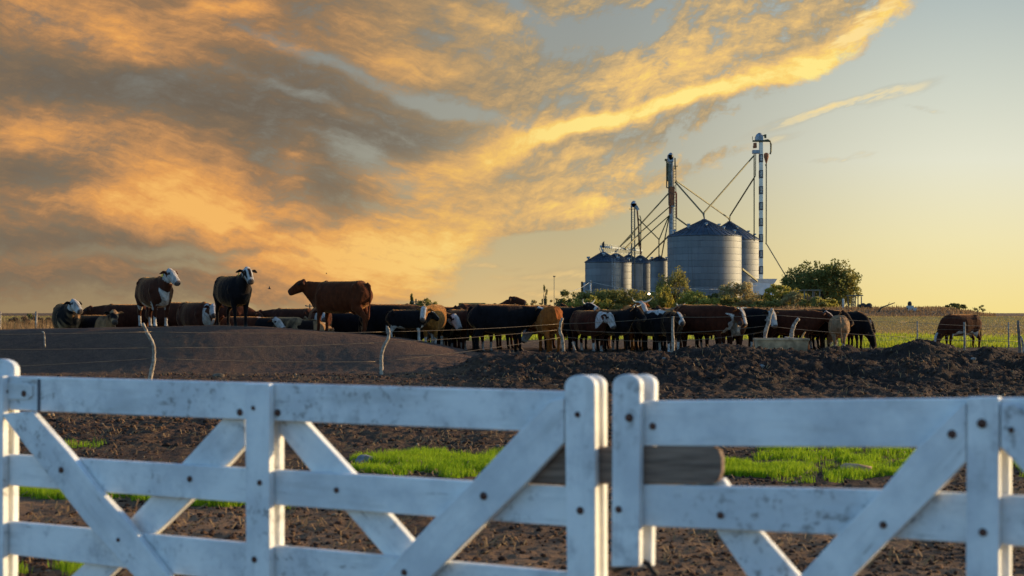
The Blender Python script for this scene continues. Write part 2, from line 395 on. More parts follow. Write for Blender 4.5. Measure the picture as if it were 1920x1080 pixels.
def np_mesh(co, faces, smooth=True):
    me = bpy.data.meshes.new('m'); n = len(co); k = faces.shape[1]; nf = len(faces)
    me.vertices.add(n); me.vertices.foreach_set('co', np.ascontiguousarray(co, np.float32).ravel())
    me.loops.add(nf*k); me.loops.foreach_set('vertex_index', faces.astype(np.int32).ravel())
    me.polygons.add(nf); me.polygons.foreach_set('loop_start', np.arange(0, nf*k, k, dtype=np.int32))
    me.polygons.foreach_set('use_smooth', np.full(nf, smooth))
    me.update(calc_edges=True); me.validate(); return me
build_ground()
# ------------------------------------------------------------------ grass: blades as single bent triangles pairs
def grass_mat(name, ca, cb, trans=.35):
    def f(t, b):
        g = t.new('ShaderNodeNewGeometry'); rnd = g.outputs['Random Per Island']
        n = t.noise(g.outputs['Position'], 1.3, 3, .6)
        c = t.mix(t.m('ADD', t.m('MULTIPLY', rnd, .6), t.m('MULTIPLY', n, .4)), ca, cb)
        t.put(b.inputs['Base Color'], c)
        tr = t.new('ShaderNodeBsdfTranslucent'); t.put(tr.inputs[0], c)
        mx = t.new('ShaderNodeMixShader'); mx.inputs[0].default_value = trans
        t.l.new(b.outputs[0], mx.inputs[1]); t.l.new(tr.outputs[0], mx.inputs[2]); t.l.new(mx.outputs[0], t.out.inputs[0])
    return mat(name, f, .7, 0, .2)
M_grass = grass_mat('grass_blades', lin((96,138,14)), lin((172,186,40)), .5)
M_past = grass_mat('pasture_tufts', lin((120,140,24)), lin((176,170,52)), .45)
M_dry = grass_mat('dry_weeds', lin((150,116,76)), lin((110,84,58)), .3)
rng = np.random.default_rng(7)
def blades(name, x, y, h, w, m, kind='stuff', lean=.35):
    n = len(x); z = height(x, y)-.01; a = rng.uniform(0, np.pi*2, n); la = rng.uniform(0, np.pi*2, n)
    l = rng.uniform(0, lean, n)*h
    dx, dy = np.cos(a)*w/2, np.sin(a)*w/2; tx, ty = np.cos(la)*l, np.sin(la)*l
    p = np.stack([x-dx, y-dy, z, x+dx, y+dy, z, x+dx*.7+tx*.35, y+dy*.7+ty*.35, z+h*.55, x-dx*.7+tx*.35, y-dy*.7+ty*.35, z+h*.55, x+tx, y+ty, z+h], 1).reshape(-1, 3)
    b = np.arange(n)[:, None]*5
    q = np.concatenate([b+np.array([[0,1,2,3]]), b+np.array([[3,2,4,4]])], 0)
    co = p; tri = np.concatenate([b+np.array([[0,1,2]]), b+np.array([[0,2,3]]), b+np.array([[3,2,4]])], 0)
    o = mesh_obj(name, np_mesh(co, tri, False), m); return o
def patch_points(n, ell, thr=.0, ns=.35, seed=3):
    """ell: list of (cx, cy, rx, ry, rot, density) on the ground"""
    xs, ys = [], []
    for (cx, cy, rx, ry, rot, dens) in ell:
        k = int(n*dens*rx*ry); a = rng.uniform(0, 2*np.pi, k); r = np.sqrt(rng.uniform(0, 1, k))
        u, v = r*np.cos(a)*rx, r*np.sin(a)*ry
        x = cx+u*math.cos(R(rot))-v*math.sin(R(rot)); y = cy+u*math.sin(R(rot))+v*math.cos(R(rot))
        nn = fbm(x, y, ns, 4, seed)+.25*fbm(x, y, .12, 2, seed+9)
        keep = nn*1.15+.42-.6*r**3 > rng.uniform(0, .55, k)+thr
        xs.append(x[keep]); ys.append(y[keep])
    return np.concatenate(xs), np.concatenate(ys)
E = []
def gp(px, py): p = at(px, py, 10); r = ray(px, py); t = -CAMH/r.z; q = Vector((0,0,CAMH))+r*t; return q.x, q.y
for (px, py, rx, ry, rot, d) in [(800,872,.80,1.25,8,1.3),(960,866,.6,.9,0,1.0),(1480,884,.80,.95,0,1.),(1560,872,1.1,1.0,0,.8),(1640,866,.65,1.35,-8,.8),(1400,880,.6,.8,0,1.),(1900,870,.8,.9,0,.7),
        (130,925,1.0,.42,-8,1.3),(400,938,.75,.40,-6,1.2),(620,950,.75,.22,-4,.5),(60,1075,.45,.28,0,1.2),(-200,900,1.6,.6,-6,1.),(1200,880,.9,.7,0,.8),
        (1540,846,.8,.35,0,.6),(150,835,.3,.3,0,.15),(2200,890,1.5,.8,0,.8),(1600,862,1.5,.5,0,.35)]:
    x0, y0 = gp(px, py); E.append((x0, y0, rx, ry, rot, d))
gx, gy = patch_points(30000, E)
tag(blades('grass', gx, gy, rng.uniform(.03, .10, len(gx)), rng.uniform(.004, .008, len(gx)), M_grass), 'bright green short grass in ragged strips behind the white gates', 'grass', kind='stuff')
# pasture tufts behind the corral
n = 60000
py_ = rng.uniform(46.5, 72, n); px_ = rng.uniform(-.12, .5, n)*py_
ok = (px_/py_ > .23) | (py_ > 60); py_ = py_[ok]; px_ = px_[ok]; n = len(px_)
k = (fbm(px_, py_, 3.5, 3, 55)+.55-.02*(py_-50)) > rng.uniform(0, .9, n)
tag(blades('pasture_grass', px_[k], py_[k], rng.uniform(.06, .22, k.sum()), rng.uniform(.02, .05, k.sum()), M_past), 'low sunlit green pasture grass growing beyond the corral', 'grass', kind='stuff')
n = 26000
py_ = rng.uniform(148, 215, n); q_ = rng.uniform(.06, .34, n); px_ = q_*py_
tag(blades('dry_weeds', px_, py_, rng.uniform(.08, .50, n)*(.4+1.3*np.abs(fbm(px_, py_, 7., 3, 5))), rng.uniform(.05, .14, n), M_dry), 'brown dry weeds along the far side of the pasture', 'weeds', kind='stuff')
n = 9000
py_ = rng.uniform(52, 110, n); px_ = rng.uniform(-.5, -.12, n)*py_
tag(blades('straw_grass', px_, py_, rng.uniform(.3, .9, n), rng.uniform(.02, .05, n), M_dry), 'tall straw coloured grass behind the dirt mound on the left', 'grass', kind='stuff')

n = 60000
py_ = rng.uniform(68, 148, n)**1.0; px_ = rng.uniform(-.5, .5, n)*py_
M_mead = grass_mat('meadow_grass', lin((168,138,80)), lin((134,118,62)), .4)
tag(blades('meadow_grass', px_, py_, rng.uniform(.03, .12, n), rng.uniform(.04, .10, n), M_mead), 'dull yellow meadow grass covering the far half of the pasture', 'grass', kind='stuff')

# loose clods and straw litter on the bare soil
def clods(n, y0, y1, cmin, cmax, seed, xr=(-.40,.40)):
    g = np.random.default_rng(seed); y = g.uniform(y0, y1, n); x = g.uniform(*xr, n)*y
    px = 960+F*x/y; onm = (y > 34.8) & (px < 860); k = ~onm & (fbm(x, y, 1.1, 3, seed)*1.3+.5 > g.uniform(0, 1, n)); x, y = x[k], y[k]; n = len(x)
    r = g.uniform(0, 1, n)**3*(cmax-cmin)+cmin; z = height(x, y)
    ph = (1+5**.5)/2
    V = np.array([(-1,ph,0),(1,ph,0),(-1,-ph,0),(1,-ph,0),(0,-1,ph),(0,1,ph),(0,-1,-ph),(0,1,-ph),(ph,0,-1),(ph,0,1),(-ph,0,-1),(-ph,0,1)])/1.9
    Fc = np.array([(0,11,5),(0,5,1),(0,1,7),(0,7,10),(0,10,11),(1,5,9),(5,11,4),(11,10,2),(10,7,6),(7,1,8),(3,9,4),(3,4,2),(3,2,6),(3,6,8),(3,8,9),(4,9,5),(2,4,11),(6,2,10),(8,6,7),(9,8,1)])
    P = V[None]*(1+g.uniform(-.35, .35, (n, 12, 1)))*r[:, None, None]*np.stack([g.uniform(.8,1.5,n), g.uniform(.8,1.3,n), g.uniform(.5,.9,n)], 1)[:, None, :]
    a = g.uniform(0, 6.28, n); c, s_ = np.cos(a)[:, None], np.sin(a)[:, None]
    P = np.stack([P[:,:,0]*c-P[:,:,1]*s_, P[:,:,0]*s_+P[:,:,1]*c, P[:,:,2]], 2)+np.stack([x, y, z+r*.25], 1)[:, None, :]
    return P.reshape(-1, 3), (np.arange(n)[:, None, None]*12+Fc[None]).reshape(-1, 3)
def clodmat(t, b):
    g = t.new('ShaderNodeNewGeometry'); r_ = g.outputs['Random Per Island']
    c = t.ramp(r_, [(0, lin((46,34,28))), (.6, lin((78,56,42))), (.95, lin((104,76,54))), (1, lin((140,120,96)))])
    t.put(b.inputs['Base Color'], c)
    bp = t.new('ShaderNodeBump'); bp.inputs['Strength'].default_value = .8; bp.inputs['Distance'].default_value = .01
    t.put(bp.inputs['Height'], t.noise(g.outputs['Position'], 60, 4, .7)); t.l.new(bp.outputs[0], b.inputs['Normal'])
M_clod = mat('soil_clods', clodmat, .95, 0, .15)
c1, f1 = clods(26000, 8, 20, .006, .024, 3); c2, f2 = clods(24000, 16, 38, .010, .042, 4)
tag(mesh_obj('soil_clods', np_mesh(np.concatenate([c1, c2]), np.concatenate([f1, f2+len(c1)]), True), M_clod), 'loose brown clods and crumbs scattered over the bare soil', 'soil clods', kind='stuff')
M_straw = grass_mat('straw_litter', lin((150,118,76)), lin((92,70,46)), .1)
def litter(n, seed):
    g = np.random.default_rng(seed); y = 8+g.uniform(0, 1, n)**1.2*29; x = g.uniform(-.40, .40, n)*y
    px = 960+F*x/y; k = ~((y > 34.8) & (px < 860)) & (fbm(x, y, .8, 3, seed)*1.6+.42 > g.uniform(0, 1, n)); x, y = x[k], y[k]; n = len(x)
    a = g.uniform(0, 3.14, n); L = g.uniform(.02, .09, n); w = g.uniform(.0015, .004, n)*(1+y/20)
    ex, ey = np.cos(a)*L/2, np.sin(a)*L/2; nx_, ny_ = -np.sin(a)*w, np.cos(a)*w
    z0 = height(x-ex, y-ey)+.012; z1 = height(x+ex, y+ey)+g.uniform(.012, .06, n)
    P = np.stack([x-ex-nx_, y-ey-ny_, z0, x-ex+nx_, y-ey+ny_, z0+.004, x+ex+nx_, y+ey+ny_, z1+.004, x+ex-nx_, y+ey-ny_, z1], 1).reshape(-1, 3)
    return P, np.arange(n)[:, None]*4+np.array([[0,1,2,3]])
v_, f_ = litter(26000, 5)
tag(mesh_obj('straw_litter', np_mesh(v_, f_, False), M_straw), 'dry stalks and straw strewn on the trampled soil', 'straw', kind='stuff')
# ------------------------------------------------------------------ white gates
def paint(t, b):
    tc = t.new('ShaderNodeTexCoord').outputs['Object']
    oi = t.new('ShaderNodeObjectInfo').outputs['Random']
    P = t.v('ADD', tc, t.sc(t.v('ADD', (1., 2., 3.), (0,0,0)), t.m('MULTIPLY', oi, 20)))
    g = t.noise(t.map(P, scl=(1.2, 14, 14)), 2.2, 7, .65)      # grain along the board
    b1 = t.noise(P, 3.5, 6, .65); b2 = t.noise(P, 26, 6, .7)
    c = t.mix(t.ss(b1, .35, .65), (.84, .82, .77), (.62, .62, .61))
    b3 = t.noise(P, 9, 5, .7)
    c = t.mix(t.m('MULTIPLY', t.ss(b3, .50, .72), t.m('MULTIPLY_ADD', t.ss(t.noise(t.v('ADD', P, (3., 1., 2.)), 1.4, 3, .5), .4, .62), .6, .12)), c, (.34, .34, .34))
    c = t.mix(t.m('MULTIPLY', t.ss(t.noise(t.map(P, scl=(.8, 5, 5)), 1.6, 5, .7), .52, .70), .42), c, (.42, .40, .36))
    c = t.mix(t.m('MULTIPLY', t.ss(g, .5, .75), .35), c, (.48, .47, .45))
    cl = t.ss(t.noise(P, 1.8, 3, .5), .46, .62)
    sp = t.m('MULTIPLY', t.m('MULTIPLY', t.ss(b2, .53, .64), t.ss(b1, .42, .56)), cl)
    c = t.mix(t.m('MULTIPLY', sp, .85), c, (.24, .22, .20))
    sc_ = t.m('MULTIPLY', t.ss(g, .63, .68), t.ss(t.noise(P, 6, 4, .6), .50, .60))
    c = t.mix(t.m('MULTIPLY', sc_, .8), c, (.22, .19, .16))
    t.put(b.inputs['Base Color'], c)
    bp = t.new('ShaderNodeBump'); bp.inputs['Strength'].default_value = .5; bp.inputs['Distance'].default_value = .003
    t.put(bp.inputs['Height'], t.m('ADD', g, b2)); t.l.new(bp.outputs[0], b.inputs['Normal'])
M_paint = mat('weathered_white_paint', paint, .55, 0, .35)
M_rust = simple('rusty_bolt', (.13, .06, .04), .75, .3, .4, 60)
def barewood(t, b):
    tc = t.new('ShaderNodeTexCoord').outputs['Object']
    g = t.noise(t.map(tc, scl=(1.5, 22, 22)), 2.5, 7, .65)
    c = t.mix(t.ss(g, .3, .7), (.30, .20, .14), (.11, .07, .05))
    t.put(b.inputs['Base Color'], c)
    bp = t.new('ShaderNodeBump'); bp.inputs['Strength'].default_value = .7; bp.inputs['Distance'].default_value = .006
    t.put(bp.inputs['Height'], g); t.l.new(bp.outputs[0], b.inputs['Normal'])
M_bare = mat('bare_weathered_plank', barewood, .85)
M_seam = simple('dark_seam', (.10, .10, .11), .9, 0, .3, 20)
YAW = R(31); gd = Vector((math.cos(YAW), -math.sin(YAW), 0)); gn = Vector((math.sin(YAW), math.cos(YAW), 0))
GD = 4.5; G0 = Vector(((1130-960)/F*GD, GD, 0)); TH = .031
def board(name, pts, layer, parent, m=None, th=TH, bev=.004, long=None):
    """pts: outline (photo pixels, clockwise) of the board's near face; layer: depth behind the gate's front plane (m)"""
    P0 = G0+gn*layer
    w = [on_plane(x, y, P0, gn) for x, y in pts]
    c = sum(w, Vector())/len(w)
    if long is None:
        e = max(((w[(i+1) % len(w)]-w[i]) for i in range(len(w))), key=lambda v: v.length)
    else: e = w[long[1]]-w[long[0]]
    X = e.normalized(); Z = -gn; Y = Z.cross(X).normalized()
    Mx = Matrix((X, Y, Z)).transposed()
    loc = [Mx.transposed() @ (p-c) for p in w]
    n = len(loc); a = sum(loc[i].x*loc[(i+1) % n].y-loc[(i+1) % n].x*loc[i].y for i in range(n))
    if a < 0: loc.reverse()
    vs = [(p.x, p.y, 0) for p in loc]+[(p.x, p.y, -th) for p in loc]
    fs = [tuple(range(n)), tuple(range(2*n-1, n-1, -1))]+[(i, i+n, (i+1) % n+n, (i+1) % n) for i in range(n)]
    me = bpy.data.meshes.new(name); me.from_pydata(vs, [], fs); me.update()
    o = mesh_obj(name, me, m or M_paint, parent)
    o.location = c-parent.location; o.rotation_euler = Mx.to_euler()
    if bev:
        bm = o.modifiers.new('bevel', 'BEVEL'); bm.width = bev; bm.segments = 2; bm.limit_method = 'ANGLE'
    return o
def bolt(px, py, layer, parent, r=.0095):
    p = on_plane(px, py, G0+gn*layer, gn)
    r *= .72+.5*((px*7+py*13) % 10)/10
    m = MB(); m.tube([p+gn*.004, p-gn*.004, p-gn*.008], [r*1.25, r*1.2, r*.7], 10)
    return m.build('bolt', M_rust, parent)
def arch(x0, x1, ytop, yb, xb0=None, xb1=None):
    xb0 = x0 if xb0 is None else xb0; xb1 = x1 if xb1 is None else xb1
    r = (x1-x0)/2; cx = (x0+x1)/2; ry = r*.72
    pts = [(cx+r*math.cos(a), ytop+ry-ry*math.sin(a)) for a in [math.pi*i/10 for i in range(11)]]
    return [(xb1, yb)]+pts+[(xb0, yb)]
A, Bm, Cb = 0.0, TH+.002, 2*TH+.004                 # front boards, rails, back boards
gl_ = empty('wooden_gate', (G0.x-.9, G0.y+.5, 0), 'wide white plank gate leaf left of the meeting stiles, with two crossed pairs of braces', 'gate')
gr_ = empty('wooden_gate', (G0.x+.6, G0.y-.35, 0), 'white plank gate leaf on the right, hanging slightly lower than the other', 'gate')
# --- left leaf: rails
def rail(parent, pts): return board('rail', pts, Bm, parent)
rail(gl_, [(-420,693),(1100,735),(1100,813),(-420,751)])
rail(gl_, [(-420,827),(1100,915),(1100,990),(-420,878)])
rail(gl_, [(-420,938),(1100,1077),(1100,1168),(-420,988)])
rail(gl_, [(-420,1060),(1100,1260),(1100,1350),(-420,1112)])
rail(gl_, [(-420,1180),(1100,1430),(1100,1520),(-420,1232)])
# stiles
board('stile', [(-52,704),(5,705),(5,1380),(-52,1365)], A, gl_, long=(1,2))
board('stile', arch(-28,27,673,1380,-28,20), Cb, gl_, long=(0,1))
board('stile', [(459,719),(504,720),(506,1470),(463,1460)], A, gl_, long=(1,2))
board('stile', [(476,724),(523,725),(525,1470),(478,1460)], Cb, gl_, long=(1,2))
board('stile', arch(1058,1115,703,1580,1069,1118), A, gl_, long=(0,1))
board('stile', arch(1080,1131,703,1580,1090,1133), Cb, gl_, long=(0,1))
# braces
board('brace', [(2,776),(58,771),(128,849),(183,919),(235,975),(315,1080),(400,1190),(330,1190),(250,1080),(160,980),(100,903),(50,840)], A, gl_, long=(1,6))
board('brace', [(1057,745),(1057,830),(985,907),(905,985),(810,1080),(700,1190),(600,1190),(715,1080),(815,971),(884,904),(974,808),(1030,752)], A, gl_, long=(1,4))
board('brace', [(459,760),(459,836),(428,870),(303,990),(130,1150),(60,1150),(235,983),(347,862),(413,790),(440,760)], Cb, gl_, long=(1,3))
board('brace', [(524,760),(556,762),(575,795),(660,887),(772,1015),(900,1150),(820,1150),(710,1030),(577,877),(524,812)], Cb, gl_, long=(2,4))
# hinge plate, and a thin dark strip marking the seam in the rail
board('hinge_plate', [(-60,716),(52,718),(60,724),(60,742),(52,749),(-60,747)], A-.004 if False else Bm-.007, gl_, th=.006, bev=.001)
board('seam_strip', [(70,711),(75,711),(75,771),(70,771)], Bm-.0025, gl_, M_seam, th=.004, bev=0)
board('latch_bar', [(960,842),(1052,838),(1180,838),(1335,837),(1347,843),(1353,858),(1353,885),(1347,900),(1335,908),(1052,908),(960,906)], Bm+.001, gl_, M_bare, th=TH-.004)['label'] = 'unpainted grey brown plank with a rounded end'
for x, y, l in [(450,773,Bm),(475,765,A),(521,774,Bm),(356,898,Bm),(487,905,A),(477,1049,A),(115,881,A),(222,1012,A),(12,734,Bm-.007),(45,738,Bm-.007),(631,919,Bm),(907,930,A),(1039,776,Bm-.0),(1083,777,A),(1088,957,A),(758,1073,A)]:
    bolt(x, y, l, gl_)
# --- right leaf
rail(gr_, [(1170,752),(1330,751),(1700,748),(2500,740),(2500,850),(1700,839),(1170,836)])
rail(gr_, [(1170,908),(1653,919),(2500,955),(2500,1062),(1570,1003),(1170,985)])
rail(gr_, [(1170,1085),(1653,1110),(2500,1190),(2500,1300),(1570,1200),(1170,1165)])
rail(gr_, [(1170,1245),(1653,1290),(2500,1410),(2500,1520),(1570,1390),(1170,1330)])
board('stile', arch(1148,1200,702,1063,1146,1198), A, gr_, long=(0,1))
board('stile', arch(1176,1227,702,1063,1175,1221), Cb, gr_, long=(0,1))
board('stile', [(1813,745),(1873,744),(1873,1760),(1806,1745)], A, gr_, long=(1,2))
board('stile', [(1833,747),(1893,746),(1893,1760),(1826,1745)], Cb, gr_, long=(1,2))
board('brace', [(1811,756),(1811,866),(1742,938),(1600,1080),(1470,1210),(1370,1210),(1500,1080),(1570,1003),(1653,919),(1720,839),(1800,760)], A, gr_, long=(1,3))
board('brace', [(1876,757),(1905,757),(2060,920),(2250,1130),(2170,1160),(1960,930),(1876,838)], A, gr_, long=(1,3))
board('brace', [(1300,900),(1355,897),(1425,997),(1500,1083),(1610,1200),(1530,1200),(1400,1080),(1345,1000)], Cb, gr_, long=(2,4))
for x, y, l in [(1180,783,A),(1224,799,Bm),(1160,955,A),(1351,966,Bm),(1785,814,A),(1841,794,A),(1896,806,A),(1656,984,A),(1843,998,A)]:
    bolt(x, y, l, gr_)

m = MB(); P_ = [on_plane(x, y, G0+gn*(TH+.01), gn) for x, y in [(1150,1071),(1165,1064),(1185,1058),(1205,1053),(1216,1058),(1221,1068),(1232,1078)]]
m.tube(P_, .009, 8, up=(0,1,0)); m.build('latch_hook', simple('blackened_iron', (.03,.025,.022), .6, .5, .3, 30), gr_)

# hanging stiles at the far ends of the leaves and the posts that carry them (just outside the picture)
board('stile', [(2440,735),(2520,733),(2520,2600),(2440,2600)], A, gr_, long=(1,2))
board('stile', [(2470,735),(2550,733),(2550,2600),(2470,2600)], Cb, gr_, long=(1,2))
board('stile', [(-440,690),(-385,690),(-385,1300),(-440,1300)], A, gl_, long=(1,2))
for px, lab in ((2640, 'thick white gate post carrying the right leaf, beyond the right edge'), (-500, 'thick white gate post carrying the left leaf, beyond the left edge')):
    q = on_plane(px, 760, G0+gn*Bm, gn); m = MB(); m.tube([(q.x, q.y, -.3), (q.x, q.y, 1.45), (q.x, q.y, 1.52), (q.x, q.y, 1.55)], [.10, .10, .085, .04], 20)
    tag(m.build('gate_post', M_paint, None, (q.x, q.y, 0)), lab, 'post')
# ------------------------------------------------------------------ grain silos
def galv(t, b):
    g = t.new('ShaderNodeNewGeometry'); tc = t.new('ShaderNodeTexCoord').outputs['Object']
    s = t.new('ShaderNodeSeparateXYZ'); t.l.new(tc, s.inputs[0])
    zr = t.m('FLOOR', t.m('DIVIDE', s.outputs[2], 1.12))
    an = t.m('FLOOR', t.m('ADD', t.m('MULTIPLY', t.m('ARCTAN2', s.outputs[1], s.outputs[0]), 2.23), t.m('MULTIPLY', t.m('MODULO', zr, 2), .5)))
    cb = t.new('ShaderNodeCombineXYZ'); t.put(cb.inputs[0], an); t.put(cb.inputs[1], zr)
    wn = t.new('ShaderNodeTexWhiteNoise', noise_dimensions='2D'); t.l.new(cb.outputs[0], wn.inputs['Vector'])
    wz = t.new('ShaderNodeTexWhiteNoise', noise_dimensions='1D'); t.l.new(zr, wz.inputs['W'])
    n = t.noise(t.map(tc, scl=(1, 1, .15)), 1.2, 5, .65)
    v = t.m('ADD', t.m('ADD', t.m('MULTIPLY', wn.outputs[0], .22), t.m('MULTIPLY', wz.outputs[0], .32)), t.m('MULTIPLY', n, .6))
    seam = t.ss(t.m('ABSOLUTE', t.m('SUBTRACT', t.m('FRACT', t.m('DIVIDE', s.outputs[2], 1.12)), .5)), .47, .495)
    c = t.mix(v, (.045, .052, .06), (.25, .255, .26))
    c = t.mix(t.m('MULTIPLY', seam, .5), c, (.13, .14, .15))
    st = t.m('MULTIPLY', t.ss(t.noise(t.map(tc, scl=(2.2,2.2,.06)), 1.5, 4, .6), .56, .72), .45)
    c = t.mix(st, c, (.10,.075,.055))
    t.put(b.inputs['Base Color'], c); t.put(b.inputs['Roughness'], t.m('ADD', .54, t.m('MULTIPLY', v, .2)))
M_galv = mat('galvanised_sheet', galv, .45, .75, .5)
def roofm(t, b):
    tc = t.new('ShaderNodeTexCoord').outputs['Object']
    n = t.noise(tc, .9, 5, .65)
    t.put(b.inputs['Base Color'], t.mix(t.ss(n, .3, .7), (.05, .058, .07), (.09, .10, .115)))
M_roof = mat('galvanised_roof', roofm, .5, .6, .5)
M_steel = simple('painted_steel', (.16, .15, .11), .6, .3, .4, 3)
M_dsteel = simple('dark_olive_pipe', (.085, .080, .035), .6, .3, .4, 3)
M_rusty = simple('rusty_steel', (.30, .10, .035), .8, .1, .6, 2.5, c2=(.13, .06, .035))
M_gsteel = simple('grey_galvanised_steel', (.30, .33, .36), .5, .5, .4, 2)
M_white = simple('chalky_white_sheet', (.72, .72, .70), .7, 0, .12, 1)
M_dark = simple('dull_black', (.03, .03, .03), .9, 0, .3, 3)  # shared near-black for the hatch, birds, wheels and other dark parts
def silo(pxc, y, pxr, eave_py, apex_py, label, vents=4, group=None, ladder=False, hatch=False, ring=1):
    c = at(pxc, eave_py, y); r = pxr/F*y; gz = ground_z(c.x, y); e = c.z; a = at(pxc, apex_py, y).z
    root = empty('grain_silo', (c.x, y, gz), label, 'grain silo', group)
    m = MB(); H = e-gz; prof = []
    k = int(H/.28); 
    for i in range(k+1):
        z = H*i/k; prof.append((r-(.012 if i % 4 == 0 else 0), z-.4 if i == 0 else z))
    m.lathe(root.location, prof, 72); wl = m.build('wall', M_galv, root)
    m = MB(); h = a-e; o = root.location
    m.lathe(o, [(r+.12, H-.05), (r+.14, H+.02), (r*.5, H+h*.48), (.45, H+h*.93), (.45, H+h), (.12, H+h+.05), (.1, H+h+.5)], 72)
    for i in range(36):                                      # standing ribs
        th = 2*math.pi*i/36; d = Vector((math.cos(th), math.sin(th), 0))
        m.bar(o+d*(r+.1)+Vector((0,0,H+.06)), o+d*.5+Vector((0,0,H+h*.95)), .07, .09)
    rf = m.build('roof', M_roof, root)
    m = MB()
    for i in range(int(H/1.12)+1):                              # wall stiffening hoops
        m.lathe(o+Vector((0,0,i*1.12)), [(r+.0, 0), (r+.035, .02), (r+.035, .06), (r, .08)], 72)
    if ring: m.build('hoop_band', M_galv, root)
    for i in range(vents):
        th = -math.pi/2 + (i-(vents-1)/2)*2*math.pi/(vents+2.2); q = .62 if i % 2 else .42
        p = o+Vector((math.cos(th)*r*q, math.sin(th)*r*q, H+h*(1-q)))
        v = MB(); v.tube([p, p+Vector((0,0,.35))], .14, 8); v.box(p+Vector((-.26,-.26,.3)), p+Vector((.26,.26,.55)))
        v.build('roof_vent', M_gsteel, root)
    for sgn in (-1, 1):
        p = o+Vector((sgn*r*.82, -.2, H+h*.2)); v = MB(); v.tube([p, p+Vector((0,0,.4))], .14, 8); v.box(p+Vector((-.28,-.28,.34)), p+Vector((.28,.28,.62)))
        v.build('roof_vent', M_gsteel, root)
    if ladder:
        th = R(-62); l = MB(); d = Vector((math.cos(th), math.sin(th), 0)); s = Vector((-d.y, d.x, 0))*.28
        for q in (-1, 1): l.bar(o+d*(r+.2)+s*q+Vector((0,0,.5)), o+d*(r+.2)+s*q+Vector((0,0,H+.6)), .07)
        for i in range(int(H/.4)): l.bar(o+d*(r+.2)-s+Vector((0,0,.6+i*.4)), o+d*(r+.2)+s+Vector((0,0,.6+i*.4)), .04)
        l.build('ladder', M_gsteel, root)
    if hatch:
        th = R(-22); d = Vector((math.cos(th), math.sin(th), 0)); p = o+d*(r+.05)+Vector((0,0,3.4)); s = Vector((-d.y, d.x, 0))
        l = MB(); l.bar(p-s*.35, p+s*.35, .16, .9); l.build('access_hatch', M_dark, root)
    return root, Vector((c.x, y, a+.5))
G1 = 'corrugated grain silos'
s1, t1 = silo(1320.5, 250, 69, 444, 411, 'largest grain silo, in the middle, with a wide conical roof and sunlit right edge', 5, G1, hatch=True)
s2, t2 = silo(1368, 292, 57, 451, 415, 'second large silo, half hidden behind the right side of the largest one', 4, G1)
s3, t3 = silo(1131, 240, 34, 492, 473, 'leftmost small grain silo with a bird perched above its roof peak', 1, G1, ladder=True)
s4, t4 = silo(1155, 262, 29, 493, 475, 'small silo just behind the leftmost one in the row', 1, G1)
s5, t5 = silo(1179, 285, 26, 494, 478, 'third small silo of the left row, mostly hidden, below the conveyor end', 0, G1)
s6, t6 = silo(1201, 305, 23, 494, 479, 'fourth small silo of the left row, the dark one beside a gap of sky', 0, G1)
s7, t7 = silo(1236, 300, 17, 489, 481, 'narrow dark silo tight against the left side of the largest silo', 1, G1)
# ------------------------------------------------------------------ bucket elevators
def W3(px, py, y): return at(px, py, y)
def pipe(m, pts, y, w, mi=0):
    P = [W3(a, b, y) if len(q) == 2 else W3(a, b, q[2]) for q in pts for a, b in [q[:2]]]
    for i in range(len(P)-1): m.bar(P[i], P[i+1], w, mi=mi)
def lattice(m, px0, px1, top, bot, y, step, w=.06, depth=.8):
    a = W3(px0, top, y); b = W3(px1, bot, y); xs = (a.x, b.x); z1, z0 = a.z, b.z
    for x in xs:
        for dy in (0, depth): m.bar((x, y+dy, z0), (x, y+dy, z1), w*1.5)
    z = z0; k = 0
    while z < z1-step:
        m.bar((xs[0], y, z), (xs[1], y, z), w); m.bar((xs[0], y+depth, z), (xs[1], y+depth, z), w)
        m.bar((xs[0], y, z), (xs[0], y+depth, z), w)
        z += step; k += 1
# right tower
Y1 = 262
g = W3(1428, 524, Y1); T1 = empty('grain_elevator', (g.x, Y1, ground_z(g.x, Y1)), 'tallest grain elevator, right of the large silos, its slim leg banded black and white', 'grain elevator', 'grain elevators')
m = MB()
for i in range(10):
    zt = 275+i*30 if i else 268
    a = W3(1424.4, zt-1 if i else 262, Y1); b = W3(1430.6, 290+i*30-(1 if i else 0), Y1)
    m.box((a.x, Y1, b.z), (b.x, Y1+.8, a.z), 0)
    if i < 9 or True:
        a = W3(1424.0, 289+i*30, Y1); b = W3(1431.0, 304+i*30, Y1)
        m.box((a.x, Y1-.02, b.z), (b.x, Y1+.82, a.z), 1)
        q = W3(1425.5, 292+i*30, Y1); q2 = W3(1429.5, 301+i*30, Y1)
        for k in range(3):
            zz = q.z+(q2.z-q.z)*k/2.5; m.box((q.x, Y1-.06, zz-.14), (q2.x, Y1-.02, zz+.02), 0)
g0 = W3(1424.4, 575, Y1); g1_ = W3(1430.6, 560, Y1)
m.box((g0.x, Y1, T1.location.z-.3), (g1_.x, Y1+.8, W3(1424, 575-.5-0, Y1).z), 0)
m.build('banded_leg', [simple('cream_white_sheet', (.70,.66,.55), .6, 0, .1, 1), simple('black_painted_sheet', (.055,.065,.08), .6, 0, .4, 1)], T1)
m = MB(); a = W3(1417, 262, Y1); b = W3(1431, 250, Y1); cx = (a.x+b.x)/2; rr = (b.x-a.x)/2
m.tube([(cx, Y1-.1, a.z+rr*.7), (cx, Y1+1.0, a.z+rr*.7)], [(rr*.9, rr*1.15)]*2, 20, up=(0,0,1)); m.box((a.x, Y1-.12, a.z-.3), (b.x, Y1+1.02, a.z+.6)); m.build('elevator_head', M_gsteel, T1)
